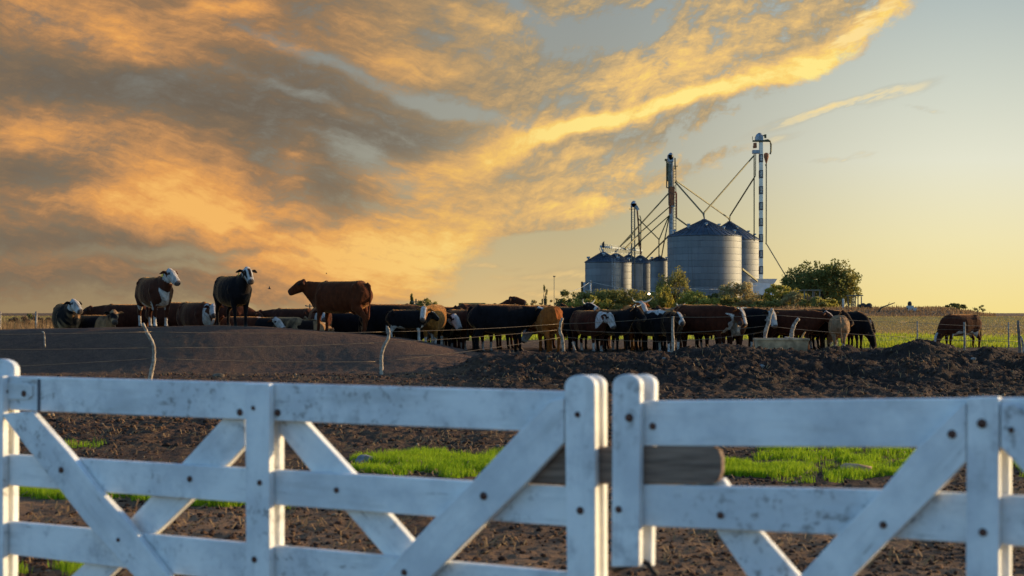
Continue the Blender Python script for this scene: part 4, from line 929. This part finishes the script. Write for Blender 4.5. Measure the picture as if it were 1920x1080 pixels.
def cow_mesh(neck='up', nyaw=0, hyaw=0, hpitch=None, lying=False, udder=False, tail=0., seed=0, fat=1., walk=0.):
    rn = random.Random(seed); m = MB(); D = -.60 if lying else 0
    T_ = [(-1.00,1.14,.07,.08),(-.95,1.11,.19,.22),(-.84,1.06,.28,.32),(-.66,1.01,.32,.37),(-.44,.975,.335,.395),(-.12,.95,.39,.42),(.16,.95,.38,.42),(.40,.955,.33,.41),(.58,.975,.275,.39),(.72,1.0,.20,.31),(.84,1.02,.13,.21)]
    m.tube([(x, 0, z+D+(.02 if lying else 0)) for x, z, a, b in T_], [(a*fat*(1.12 if lying else 1), b*(1.0)) for x, z, a, b in T_], 28, power=2.35)
    m.tube([(-.80,0,1.20+D),(-.70,0,1.27+D),(-.5,0,1.27+D)], [(.22,.10),(.27,.12),(.2,.10)], 16)         # hooks
    for s in (-1, 1):
        m.tube([(.40,s*.20,1.14+D),(.47,s*.245,.98+D),(.52,s*.225,.80+D)], [(.10,.12),(.10,.14),(.08,.10)], 12)
        m.tube([(-.66,s*.235,1.20+D),(-.60,s*.25,1.19+D)], [.085,.085], 10)
    m.tube([(.25,0,1.22+D),(.42,0,1.27+D),(.58,0,1.22+D)], [(.10,.10),(.11,.13),(.08,.10)], 14)           # withers
    (px_, pz_), hp = NECK[neck]; hp = hpitch if hpitch is not None else hp
    nb = Vector((.62,0,1.08+D)); P = Vector((px_-.62, 0, pz_-1.08)); P = Matrix.Rotation(R(nyaw), 3, 'Z') @ P + nb
    if lying: P.z += .05
    ya = R(nyaw+hyaw); pi_ = R(hp)
    hd = Vector((math.cos(pi_)*math.cos(ya), math.cos(pi_)*math.sin(ya), -math.sin(pi_))); U = Vector((math.sin(pi_)*math.cos(ya), math.sin(pi_)*math.sin(ya), math.cos(pi_))); S = Vector((-math.sin(ya), math.cos(ya), 0))
    n0 = Vector((.48,0,1.00+D)); n1 = nb.lerp(P, .22)+Vector((.0,0,-.05)); n2 = nb.lerp(P, .6)+Vector((0,0,-.06)); n3 = P-U*.06
    m.tube([n0, n1, n2, n3], [(.24,.36),(.19,.30),(.15,.235),(.12,.16)], 20)
    m.tube([Vector((.74,0,.74+D)), nb.lerp(P,.4)+Vector((.03,0,-.30)), P+hd*.1-U*.14], [(.07,.12),(.04,.10),(.04,.05)], 10)       # dewlap
    hr = [(-.07,.08,.08),(0,.12,.13),(.10,.135,.155),(.19,.122,.15),(.30,.102,.125),(.39,.096,.108),(.45,.098,.096),(.505,.066,.064)]
    m.tube([P+hd*t-U*.03*(t/.5) for t, a, b in hr], [(a, b) for t, a, b in hr], 18, up=U, power=2.3)
    m.tube([P+hd*.08-U*.10, P+hd*.28-U*.10, P+hd*.44-U*.075], [(.06,.05),(.05,.04),(.045,.035)], 10, up=U)       # jaw
    m.tube([P-hd*.03+U*.07-S*.06, P-hd*.02+U*.09, P-hd*.03+U*.07+S*.06], [.05,.055,.05], 8, up=U)      # poll
    ed = rn.uniform(-.03, .06)
    for s in (-1, 1):
        e0 = P+hd*.02+S*s*.09+U*.02; e1 = P-hd*.01+S*s*.20+U*(ed*.5+.02); e2 = P+hd*.0+S*s*.31+U*(ed-.03)
        m.tube([e0, e1, e2], [(.030,.030),(.062,.024),(.020,.016)], 10, up=hd)
    if lying:
        for s in (-1, 1):
            m.tube([(.46,s*.2,.38),(.62,s*.26,.14),(.82,s*.24,.10),(.78,s*.20,.06),(.50,s*.22,.07)], [.13,.09,.07,.055,.05], 12)
            m.tube([(-.62,s*.22,.40),(-.50,s*.36,.26),(-.22,s*.40,.16),(-.30,s*.42,.08),(-.62,s*.44,.06),(-.45,s*.44,.05)], [(.2,.24),(.18,.2),(.11,.11),(.07,.06),(.05,.05),(.05,.04)], 12)
    else:
        for s in (-1, 1):
            k = rn.uniform(-.07, .07)+walk*s; k2 = rn.uniform(-.08, .08)-walk*s
            m.tube([(.50,s*.17,.95),(.50,s*.185,.74),(.49+k*.4,s*.17,.56),(.51+k*.7,s*.16,.42),(.51+k*.8,s*.155,.34),(.505+k,s*.15,.14),(.53+k,s*.15,.07),(.55+k,s*.15,.0)],
                   [(.10,.20),(.095,.15),(.068,.085),(.062,.062),(.046,.046),(.042,.046),(.052,.055),(.062,.07)], 14, up=(1,0,0))
            m.tube([(-.74,s*.15,1.10),(-.70,s*.19,.86),(-.66+k2*.3,s*.19,.68),(-.78+k2*.6,s*.17,.53),(-.86+k2*.8,s*.16,.44),(-.83+k2,s*.155,.26),(-.82+k2,s*.15,.12),(-.79+k2,s*.15,.07),(-.77+k2,s*.15,.0)],
                   [(.14,.26),(.15,.22),(.11,.16),(.065,.10),(.052,.07),(.044,.048),(.042,.046),(.052,.055),(.06,.07)], 14, up=(1,0,0))
    if udder: m.tube([(-.62,0,.70),(-.50,0,.62),(-.34,0,.66)], [(.13,.12),(.15,.13),(.08,.06)], 14)
    td = D*.85
    m.tube([(-.90,0,1.30+td),(-1.0,tail*.1,1.24+td),(-1.06,tail*.35,.98+td*1.1),(-1.03,tail*.6,.66+td*.9 if not lying else .22),(-1.01,tail*.7,.45 if not lying else .10),(-1.01,tail*.75,.34 if not lying else .06)],
           [.05,.042,.030,.028,.05,.022], 8, up=(0,1,0))
    me = m.mesh()
    ob = bpy.data.objects.new('tmp', me); col.objects.link(ob)
    rm = ob.modifiers.new('r', 'REMESH'); rm.mode = 'VOXEL'; rm.voxel_size = .021; rm.use_smooth_shade = True
    sm = ob.modifiers.new('s', 'SMOOTH'); sm.factor = .5; sm.iterations = 4
    dg = bpy.context.evaluated_depsgraph_get(); dg.update()
    out = bpy.data.meshes.new_from_object(ob.evaluated_get(dg))
    bpy.data.objects.remove(ob); bpy.data.meshes.remove(me)
    return out, (P, hd, U, S)
def paint_coat(me, fr, base, face, marks, seed):
    n = len(me.vertices); co = np.empty(n*3, np.float32); me.vertices.foreach_get('co', co); co = co.reshape(-1, 3).astype(float)
    P, hd, U, S = [np.array(v) for v in fr]; q = co-P; t = q@hd; u = q@U; s = q@S
    nz = fbm(co[:,0]+seed*3.1+co[:,2]*.6, co[:,1]*1.3+co[:,2]-seed, .28, 3, seed)*.5
    c = np.tile(np.array(base), (n, 1)); c *= (1+.5*nz)[:, None]
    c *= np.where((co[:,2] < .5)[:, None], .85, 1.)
    head = (t > -.09) & (t < .64) & (np.abs(s) < .165) & (np.abs(u) < .2)
    ear = (np.abs(s) > .125) & (t < .12) & (np.abs(u) < .2) & (t > -.14)
    head &= ~ear
    w = np.zeros(n)
    if face == 'full': w[head & (t+nz*.15 > -.06)] = 1
    if face == 'blaze': w[head & ((np.abs(s) < .05+.03*nz) & (u > -.02) | (t > .36) & (t < .47))] = 1
    if face == 'mask': w[head & (((np.abs(np.abs(s)-.06) < .022) & (u > -.03) & (t > .06)) | (t < .07) | ((t > .38) & (t < .48)) | ((np.abs(u+.02) < .02) & (t > .2)))] = 1
    if face == 'half': w[head & (np.abs(s) < .085+.04*nz) & (u > -.04) & (t > -.02)] = 1
    if 'chest' in marks: w[(co[:,0] > .50+nz*.3) & (co[:,2] < 1.0+nz*.5) & (np.abs(co[:,1]) < .13+nz*.2) & (co[:,2] > .5) & ~head] = 1
    if 'neck' in marks: w[(u < -.02+nz*.2) & (t < .05) & (t > -.55) & (co[:,0] > .7) & ~ear] = 1
    if 'belly' in marks: w[(co[:,2] < .64+nz*.35) & (np.abs(co[:,0]+.1) < .62) & (co[:,2] > .48)] = 1
    if 'socks' in marks: w[co[:,2] < .34+nz*.35] = 1
    if 'legs' in marks: w[(co[:,2] < .62+nz*.5)] = 1
    if 'flank' in marks: w[(nz+.16*np.sin(co[:,0]*5+seed) > .17)] = 1
    if 'top' in marks: w[(co[:,2] > 1.27+nz*.3) & (np.abs(co[:,0]) < .8)] = 1
    w = np.clip(w*1.0, 0, 1); fz = fbm(co[:,0]*1.3+co[:,2], co[:,1]+co[:,2]*.7, .05, 2, seed+1)
    w = w*np.clip(.86+.5*fz, 0, 1)
    c = c*(1-w[:, None])+WHITE*(1+.25*nz)[:, None]*w[:, None]
    if 'tanlow' in marks:
        k = np.clip((.95-co[:,2]+nz)/.3, 0, 1)*(co[:,0] > .45); c = c*(1-k[:, None])+np.array((.30,.17,.08))*k[:, None]
    if 'tanback' in marks:
        k = (np.clip((-.1-co[:,0]+nz*1.6)/.3, 0, 1)*.75); c = c*(1-k[:, None])+np.array((.26,.16,.08))*k[:, None]
    muz = (t > .455) & head; c[muz] = c[muz]*.1+np.array((.05,.035,.03))
    for sg in (-1, 1):
        e = P+hd*.13+U*.06+S*sg*.115; d = np.linalg.norm(co-e, axis=1); c[d < .036] = (.02,.015,.012)
    hoof = co[:,2] < .055; c[hoof] = (.03,.025,.02)
    at_ = me.color_attributes.new('coat', 'FLOAT_COLOR', 'POINT')
    at_.data.foreach_set('color', np.concatenate([np.clip(c, 0, 1), np.ones((n, 1))], 1).astype(np.float32).ravel())
def cow(px, y, head, s, base, face, marks, label, neck='up', nyaw=0, hyaw=0, hpitch=None, lying=False, udder=False, horns=0, tag_=False, tail=0., seed=0, dz=0., fat=1., walk=0., name='cow', xw=None):
    x = (px-960)/F*y
    gz = min(ground_z(x, y), ground_z(x+.4, y), ground_z(x-.4, y))
    root = empty(name, (x, y, gz-.02+dz), label, 'calf' if name == 'calf' else ('bull' if name == 'bull' else 'cow'), 'cattle in the corral', rz=R(head))
    root.scale = (s*.90, s, s)
    me, fr = cow_mesh(neck, nyaw, hyaw, hpitch, lying, udder, tail, seed, fat, walk)
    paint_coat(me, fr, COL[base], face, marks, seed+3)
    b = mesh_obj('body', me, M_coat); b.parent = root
    P, hd, U, S = fr
    for sg in (-1, 1):
        m = MB(); e = P+hd*.13+U*.06+S*sg*.112; m.tube([e-S*sg*.02, e, e+S*sg*.014], [.018,.022,.012], 8, up=hd); o = mesh_obj('eye', m.mesh(), M_eye); o.parent = root
        if horns:
            m = MB(); h = P-hd*.03+U*.07+S*sg*.07
            m.tube([h, h+S*sg*.10*horns+U*.02, h+S*sg*.19*horns+U*.08*horns+hd*.02, h+S*sg*.22*horns+U*.17*horns+hd*.05], [.032,.027,.019,.006], 8, up=hd); o = mesh_obj('horn', m.mesh(), M_horn); o.parent = root
    if tag_:
        m = MB(); e = P+hd*.03-S*.22-U*.06; m.bar(e+U*.03, e-U*.04, .012, .05); o = mesh_obj('ear_tag', m.mesh(), M_tag); o.parent = root
    return root
cow(125,42.2,-66,1.0,'black','full','tanlow','black cow with a white face at the far left end of the herd','up',hyaw=14,dz=.12,seed=1,nyaw=10,fat=1.05)
cow(181,42.6,-38,1.0,'black','','tanlow','black cow lying down second from the left, ears spread, looking at the camera','up',nyaw=-10,hyaw=-18,lying=True,seed=2,dz=.25)
cow(232,44.2,180,1.0,'redbrown','','','plain red brown cow stretched out behind the black lying cow with spread ears','level',lying=False,seed=3,dz=-.12)
cow(291,39.4,-56,1.03,'dark','full','chest,belly,socks','dark brown cow with white face, chest and socks standing on the mound crest','high',nyaw=10,hyaw=8,seed=4,tail=.2,tag_=True)
cow(328,43.8,0,.95,'dark','','','dark brown cow mostly hidden behind the white chested cow on the crest','low',seed=5)
cow(371,42.4,-48,1.0,'dark','full','socks,neck','maroon brown cow with a white face between the two cows on the crest','level',nyaw=-6,hyaw=-20,seed=6,dz=.08)
cow(424,44.0,0,.92,'redbrown','','','red brown cow back seen through the legs of the black crest cow','low',seed=7)
cow(438,39.6,-58,1.04,'black','mask','','black cow with a black and white marked face standing on the mound crest','high',nyaw=4,hyaw=-6,seed=8,tail=.3,fat=1.04,tag_=True)
cow(462,41.8,-25,1.0,'redbrown','full','chest','white faced brown cow lying right behind the black crest cow','level',nyaw=0,hyaw=-10,lying=True,seed=9,dz=.1)
cow(518,41.6,185,1.0,'black','','tanback','black cow lying with its brown rump to the left of a tan streaked one','level',nyaw=-40,lying=True,seed=10,dz=.0)
cow(563,41.7,12,.92,'blackbrown','','tanback,tanlow','black lying cow streaked with tan, left of the large brown cow','low',nyaw=40,lying=True,seed=11,dz=.08)
cow(601,42.8,-80,.94,'redbrown','full','chest,neck,legs','white chested cow glimpsed under the neck of the large brown cow','level',hyaw=10,seed=12)
cow(636,39.7,157,1.08,'red','','','large red brown cow standing side on atop the mound, facing left','mid',nyaw=16,hpitch=26,seed=13,udder=True,tail=.15,fat=1.0,hyaw=12,walk=.03)
cow(652,43.0,0,.90,'black','','tanlow','black cow seen between the legs of the large brown cow','level',nyaw=12,seed=14)
cow(694,44.0,185,.88,'black','','','smaller black cow behind the hind legs of the large brown cow','level',seed=15)
cow(738,41.9,4,1.06,'black','half','','big black cow with high shoulders directly right of the large brown cow','level',nyaw=14,hpitch=50,seed=16,fat=1.08)
cow(765,39.9,0,.66,'black','half','belly,legs','small black calf with white belly and legs right of the curved fence post','level',nyaw=30,seed=17,name='calf',tail=.2)
cow(812,40.8,-97,.90,'golden','half','socks','golden tan cow with a brown and white face looking at the camera','level',nyaw=-12,hyaw=14,hpitch=40,seed=18,horns=0,fat=1.08)
cow(822,45.0,30,1.0,'red','','','red brown back rising behind the golden tan cow','low',seed=19)
cow(866,45.0,5,1.03,'black','','','black cow back between the red brown back and the large black cow','mid',seed=20)
cow(824,42.0,-66,.95,'black','full','belly','black cow whose long white face points down right beside the golden cow','level',nyaw=8,hyaw=14,hpitch=48,seed=21)
cow(866,42.2,-62,.95,'redbrown','blaze','','red brown cow with a white muzzle and blaze just left of the large black cow','level',nyaw=0,hyaw=-6,hpitch=48,seed=22)
cow(940,40.7,6,1.03,'black','half','','large black cow standing side on, its head stretched toward the bright orange cow','level',nyaw=-10,hyaw=-15,seed=23,fat=1.1,tail=.25)
cow(905,44.5,20,1.06,'dark','','','brown cow lifting its head above the back of the large black cow','high',nyaw=0,hyaw=-25,hpitch=5,seed=24)
cow(1028,40.9,99,.98,'orange','full','neck','bright orange cow seen from behind directly left of the crooked pale post','down',nyaw=55,hyaw=30,seed=26,tail=-.2,fat=1.0)
cow(1008,46.0,10,1.03,'dark','','','dull brown back behind the bright orange cow','low',seed=27)
cow(1054,42.8,-42,.98,'black','blaze','','black cow with pale horns looking right past the pale fence post','up',nyaw=12,hyaw=-12,hpitch=10,seed=28,horns=1.)
cow(1106,41.6,-60,0.90,'dark','full','neck,socks','dark brown cow with white face and throat turned toward the camera','level',nyaw=6,hyaw=0,hpitch=50,seed=29)
cow(1118,46.2,10,0.92,'tan','','','pale tan back behind the dark brown cow with white throat','low',seed=30)
cow(1152,41.4,-62,0.92,'black','','','black cow with a single pale upcurved horn pair facing right','up',nyaw=20,hyaw=20,hpitch=38,seed=31,horns=.9)
cow(1190,42.6,-85,1.02,'orange','half','','orange chested cow with a horned grey head facing the camera','up',nyaw=0,hyaw=16,seed=32,horns=1.1)
cow(1224,41.4,-62,0.92,'black','full','top','black cow with a long bluish white face left of the straight fence post','level',nyaw=10,hyaw=-4,hpitch=55,seed=33)
cow(1226,45.0,-30,0.96,'tan','','','curly tan cow raising its head over the long white faced cow','up',nyaw=0,hyaw=-20,hpitch=5,seed=34,horns=.6)
cow(1279,45.2,5,0.97,'blackbrown','','','blackish back just right of the straight fence post','up',seed=35)
cow(1322,41.2,-30,1.03,'redbrown','half','chest','large chestnut cow side on with an orange lit face looking right','level',nyaw=-4,hyaw=-6,hpitch=58,seed=36,fat=1.08,horns=.7)
cow(1396,42.2,-52,.97,'black','full','socks','black cow with a clean white face just left of the leaning dark post','level',nyaw=6,hyaw=-16,hpitch=58,seed=37,fat=1.05)
cow(1384,45.8,0,0.94,'blackbrown','','','dark back line behind the clean white faced cow','mid',seed=38)
cow(1448,43.6,-66,0.92,'black','full','','black cow with a white face just right of the leaning dark post','level',nyaw=4,hyaw=-10,hpitch=45,seed=39)
cow(1488,42.2,-30,0.93,'redbrown','blaze','','red brown cow behind the trough stretching its head to the right','level',nyaw=10,hpitch=35,seed=40,horns=.0)
cow(1512,45.6,5,0.92,'redbrown','','','red brown back behind the cows right of the feeding trough','low',seed=41)
cow(1528,42.8,-52,0.95,'blackbrown','','','shaggy blackish cow with a woolly head beside the tan rump','level',nyaw=10,hyaw=10,hpitch=40,seed=42,fat=1.05)
cow(1573,41.6,78,.80,'tan','','socks,belly','tan and white rump of a cow seen from behind near the herd end','down',nyaw=30,seed=43,tail=-.1)
cow(1570,44.6,0,0.92,'black','','','black cow standing last on the right of the herd, head lowered','low',nyaw=-6,hpitch=60,seed=44,fat=1.05)
cow(1588,43.6,-42,0.90,'black','','','black cow reaching its neck down at the right end of the herd','graze',nyaw=-6,seed=45)
cow(1798,46.5,-162,.86,'redbrown','half','belly','lone red brown cow grazing apart in the pasture at the far right','graze',nyaw=0,seed=46,tail=.1,fat=1.06,dz=-.05)
cow(256,45.4,12,1.0,'dark','','','dark brown back rising left of the cow on the crest with a white chest','low',seed=51,dz=-.15)
cow(545,44.2,170,.95,'dark','','','dark brown cow back low behind the two black lying cows','level',seed=52,dz=-.2)
cow(716,44.8,-60,.95,'dark','half','','dark cow peeping between the large red brown cow and the high shouldered black cow','level',seed=53)
cow(792,43.4,-20,.97,'dark','','','dark brown cow standing behind the small black calf','level',nyaw=15,seed=54)
cow(850,44.6,-75,.98,'blackbrown','','socks','blackish cow standing head on behind the two white faced cows','mid',seed=55)
cow(900,42.8,-60,.92,'dark','blaze','socks','dark brown cow with a thin blaze pressed against the large black cow','level',seed=56)
cow(1000,44.6,-20,.98,'blackbrown','','','blackish cow filling the gap left of the bright orange cow','up',seed=57)
cow(1080,45.0,-70,0.92,'black','half','','black cow half hidden between the pale horned cow and the tan back','level',seed=58)
cow(1136,43.6,-80,0.89,'redbrown','','socks','red brown cow squeezed between the white throated cow and the black horned one','level',seed=59)
cow(1172,44.8,-30,0.90,'dark','','','dark brown cow behind the black horned one and orange chested one','low',seed=60)
cow(1206,44.0,-65,0.92,'blackbrown','','','blackish cow between the orange chested cow and the long faced one','up',seed=61)
cow(1262,43.2,-50,0.90,'black','','','black cow hidden behind the straight fence post','low',seed=62,nyaw=12)
cow(1345,43.6,-60,0.90,'blackbrown','','socks','blackish cow with pale socks beyond the head of the chestnut cow','level',seed=63)
cow(1424,45.2,-30,0.92,'dark','','','dark brown cow behind the leaning dark post','low',seed=64)
cow(1468,45.0,-20,0.90,'blackbrown','','','blackish cow between the two white faces and the trough end','level',seed=65)
cow(1548,44.4,-72,0.87,'redbrown','','socks','red brown cow left of the tan and white rump, legs together','level',seed=66)
cow(1300,44.0,-20,0.92,'dark','','','dark brown cow in shadow behind the large chestnut cow','low',seed=67)
cow(770,43.6,-70,.98,'blackbrown','','','blackish cow between the high shouldered black cow and the golden tan one','mid',seed=71,dz=-.1)
cow(1256,41.0,-82,.90,'blackbrown','blaze','socks','blackish cow facing the camera directly left of the straight fence post','level',seed=73,hyaw=8)
cow(1378,41.6,-95,.90,'dark','','chest','dark brown cow with a pale chest facing the camera beside the chestnut cow','level',seed=74,hyaw=12)
# ------------------------------------------------------------------ wire fence, posts, trough
M_wood = simple('grey_weathered_post', (.34, .27, .20), .9, 0, .5, 14, bump=.6, c2=(.16,.12,.09))
M_wood2 = simple('dark_post', (.15, .11, .085), .9, 0, .4, 12, bump=.5)
M_wire = simple('rusty_wire', (.20, .14, .085), .5, .4, .2, 10)
wf = empty('wire_fence', (-3, 33, 0), 'strand wire fence on crooked branch posts running in front of the herd', 'fence')
def crooked(pts, y, r, name='fence_post', m_=None, parent=None, seed=1):
    """pts: photo pixels from top to bottom along the stake"""
    P = [W3(px, py, y) for px, py in pts]; rn = random.Random(seed); P[-1].z -= .25
    Q = []
    for i in range(len(P)-1):
        for k in range(4):
            a = P[max(i-1,0)]; b, c = P[i], P[i+1]; d = P[min(i+2, len(P)-1)]; t = k/4
            Q.append(.5*((2*b)+(c-a)*t+(2*a-5*b+4*c-d)*t*t+(3*b-a-3*c+d)*t**3)+Vector((rn.uniform(-1,1)*r*.12, rn.uniform(-1,1)*r*.3, 0)))
    Q.append(P[-1]); n = len(Q)
    m = MB(); m.tube(Q, [r*(.72+.4*i/n)*rn.uniform(.9,1.12) for i in range(n)], 10, up=(0,1,0)); return m.build(name, m_ or M_wood, parent)
crooked([(268,607),(276,624),(287,645),(289,665),(288,682),(283,700),(281,716)], 31.2, .047, parent=wf, seed=1)
crooked([(726,613),(729,622),(727,636),(719,652),(715,672),(715,690),(715,703)], 34.5, .045, parent=wf, seed=2)
crooked([(1055,596),(1051,608),(1050,622),(1055,638),(1057,660)], 38.2, .046, parent=wf, seed=3)
crooked([(1262,593),(1261,612),(1262,636),(1262,660)], 38.6, .045, parent=wf, seed=4)
crooked([(1448,578),(1442,600),(1436,622),(1433,645),(1431,660)], 37.6, .055, parent=wf, m_=M_wood, seed=5)
crooked([(1497,598),(1490,608),(1485,622),(1484,634),(1484,660)], 38.4, .06, parent=wf, seed=6)
def wire(pts):
    """pts: (px, py, depth) at the posts"""
    m = MB()
    for a, b in zip(pts[:-1], pts[1:]):
        A_, B_ = W3(*a), W3(*b); k = 12; P = []
        for i in range(k+1):
            q = A_.lerp(B_, i/k); q.z -= .035*4*(i/k)*(1-i/k); P.append(q)
        m.tube(P, .0055, 4)
    return m.build('wire', M_wire, wf)
wire([(-330,626,28.4),(284,622,31.2),(727,622,34.5),(1052,607,38.2),(1262,594,38.6),(1447,590,37.6),(1700,604,39.5),(1915,612,41)])
wire([(-330,652,28.4),(288,652,31.2),(719,642,34.5),(1050,618,38.2),(1262,624,38.6),(1436,611,37.6),(1700,632,39.5),(1915,640,41)])
wire([(-330,700,28.4),(289,672,31.2),(715,678,34.5),(1055,632,38.2),(1262,640,38.6),(1434,622,37.6)])
tag(crooked([(1073,641),(1087,661)], 36.6, .022, 'leaning_stick', M_wood, None, 8), 'short pale stick leaning in the dirt right of the crooked pale post', 'stick')
tag(crooked([(1510,622),(1500,641),(1497,650)], 36.9, .030, 'upright_stick', simple('orange_brown_wood', (.45,.22,.08), .9, 0, .3, 8), None, 9), 'short orange brown stake poking up from the feeding trough', 'stake')  # stake has one orange brown tone all over
tag(crooked([(79,622),(83,626),(84,632)], 34.8, .02, 'bent_stick', M_wood, None, 10), 'small bent stick poking from the left slope of the mound', 'stick')
pf = empty('pasture_fence', (14, 45, .35), 'thin post and wire fence around the green pasture at the right', 'fence')
for i, (px, t, bt, y, r) in enumerate([(1632,600,656,44,.028),(1720,602,646,45.5,.025),(1808.5,604,660,43,.036),(1891,604,652,46,.025)]):
    a = W3(px, t, y); m = MB(); m.tube([(a.x, y, ground_z(a.x, y)-.3), (a.x, y, a.z)], r, 8); m.build('fence_post', M_wood, pf)
for zz in (.98, .62, .28):
    m = MB(); m.tube([Vector((W3(1560,0,43.5).x, 43.5, .36+zz))]+[Vector((W3(px, 0, y).x, y-.03, .37+zz)) for px, y in ((1632,44),(1720,45.5),(1808.5,43),(1891,46),(2050,46))], .004, 4); m.build('wire', M_wire, pf)
crooked([(1909,601),(1910,618),(1912,640),(1914,662)], 40.5, .05, 'fence_post', M_wood2, pf, 12)
crooked([(1914,630),(1918,645),(1921,662)], 40.0, .035, 'brace_post', M_wood, pf, 13)
ff = empty('left_fence', (-16, 60, .3), 'two thin upright posts of a far fence at the left edge', 'fence')
for px in (0.5, 68):
    a = W3(px, 584, 62); m = MB(); m.tube([(a.x, 62, ground_z(a.x,62)-.2), (a.x, 62, a.z)], .05, 6); m.build('fence_post', M_wood, ff)
m = MB(); a = W3(-60, 590, 62); b = W3(68, 590, 62); m.bar(a, b, .01); m.build('wire', M_wire, ff)
# feeding trough
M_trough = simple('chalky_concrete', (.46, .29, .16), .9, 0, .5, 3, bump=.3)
yt = 36.9; a = W3(1417, 660, yt); b = W3(1512, 634, yt)
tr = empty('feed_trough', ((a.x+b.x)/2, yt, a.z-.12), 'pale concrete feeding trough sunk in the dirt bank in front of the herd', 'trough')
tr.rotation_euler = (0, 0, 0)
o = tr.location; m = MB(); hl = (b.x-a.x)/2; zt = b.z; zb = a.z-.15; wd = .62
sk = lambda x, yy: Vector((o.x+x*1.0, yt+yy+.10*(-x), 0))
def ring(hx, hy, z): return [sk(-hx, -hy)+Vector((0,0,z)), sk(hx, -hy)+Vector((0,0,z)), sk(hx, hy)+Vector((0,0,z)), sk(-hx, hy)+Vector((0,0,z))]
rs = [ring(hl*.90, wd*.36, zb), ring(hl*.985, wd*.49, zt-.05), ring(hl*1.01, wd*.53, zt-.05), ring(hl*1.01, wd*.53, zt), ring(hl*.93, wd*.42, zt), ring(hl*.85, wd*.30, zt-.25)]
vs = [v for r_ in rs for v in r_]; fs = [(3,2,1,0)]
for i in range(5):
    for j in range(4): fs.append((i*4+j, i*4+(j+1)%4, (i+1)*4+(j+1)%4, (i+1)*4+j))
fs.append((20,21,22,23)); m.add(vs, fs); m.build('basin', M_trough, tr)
m = MB(); p = W3(1473, 633, yt+.2); q = W3(1500, 637, yt-.1); m.bar(p, q, .10, .05); m.bar(p, p-Vector((.02,0,.2)), .06); m.build('crossbar', M_wood, tr)
# stones, clods, log in the grass, birds
M_stone = simple('pale_stone', (.22, .20, .18), .9, 0, .4, 20, bump=.5)
def rock(px, py, r, label, m_=M_stone, name='stone', cat='stone', sq=.65, y=None, group='stones in the soil'):
    p = ground_hit(px, py) if y is None else W3(px, py, y); rn = np.random.default_rng(int(px*3+py))
    bm = bmesh.new(); bmesh.ops.create_icosphere(bm, subdivisions=3, radius=r)
    for v in bm.verts:
        k = 1+.35*mnoise.noise(v.co*(1.4/r)+Vector((px, py, 0)))+.12*mnoise.noise(v.co*(4/r)); v.co *= k; v.co.z *= sq; v.co.x *= 1.25
    me = bpy.data.meshes.new('m'); bm.to_mesh(me); bm.free(); me.polygons.foreach_set('use_smooth', [True]*len(me.polygons))
    o = mesh_obj(name, me, m_); o.location = (p.x, p.y, ground_z(p.x, p.y)+r*sq*.3); tag(o, label, cat, group); return o
rock(684,868,.09,'pale stone at the left end of the middle grass strip')
rock(1428,690,.06,'small white stone on the dark bank below the feeding trough')
rock(410,707,.11,'rounded clod on the flat soil between the two crooked posts', simple('brown_clod', (.16,.11,.07), .95))
rock(1825,676,.05,'small pale stone on the bank under the grazing cow')
rock(1246,674,.04,'tiny white stone below the straight fence post')
rock(1030,672,.05,'dark small clod on the ridge under the bright orange cow', simple('brown_clod2', (.10,.07,.05), .95))
p = ground_hit(1605, 888); m = MB(); z0 = ground_z(p.x, p.y)+.045
m.tube([(p.x-.13, p.y+.02, z0), (p.x-.1, p.y, z0+.005), (p.x+.02, p.y, z0), (p.x+.14, p.y-.03, z0-.01)], [.032,.045,.042,.03], 10)
tag(m.build('wood_chunk', simple('tan_wood_chunk', (.42,.26,.13), .85, 0, .4, 15), None, (p.x, p.y, z0)), 'short tan log lying in the grass behind the right gate', 'log')
def bird(px, py, y, s, label):
    p = W3(px, py, y); m = MB()
    m.tube([p+Vector((-.2,0,0))*s, p+Vector((-.05,0,.02))*s, p+Vector((.12,0,.02))*s, p+Vector((.25,0,-.03))*s], [.02*s,.07*s,.06*s,.01*s], 8)
    m.add([p+Vector((-.08,0,.02))*s, p+Vector((.1,0,.02))*s, p+Vector((-.06,.15,.42))*s, p+Vector((-.02,-.0,.05))*s, p+Vector((.08,-.2,.38))*s], [(0,1,2),(3,1,4)])
    tag(m.build('bird', M_dark, None, p), label, 'bird')
bird(505, 541.5, 60, .33, 'small dark bird in flight between the black crest cow and large brown cow')
bird(612, 513.5, 60, .16, 'tiny dark bird flying just above the back of the large brown cow')
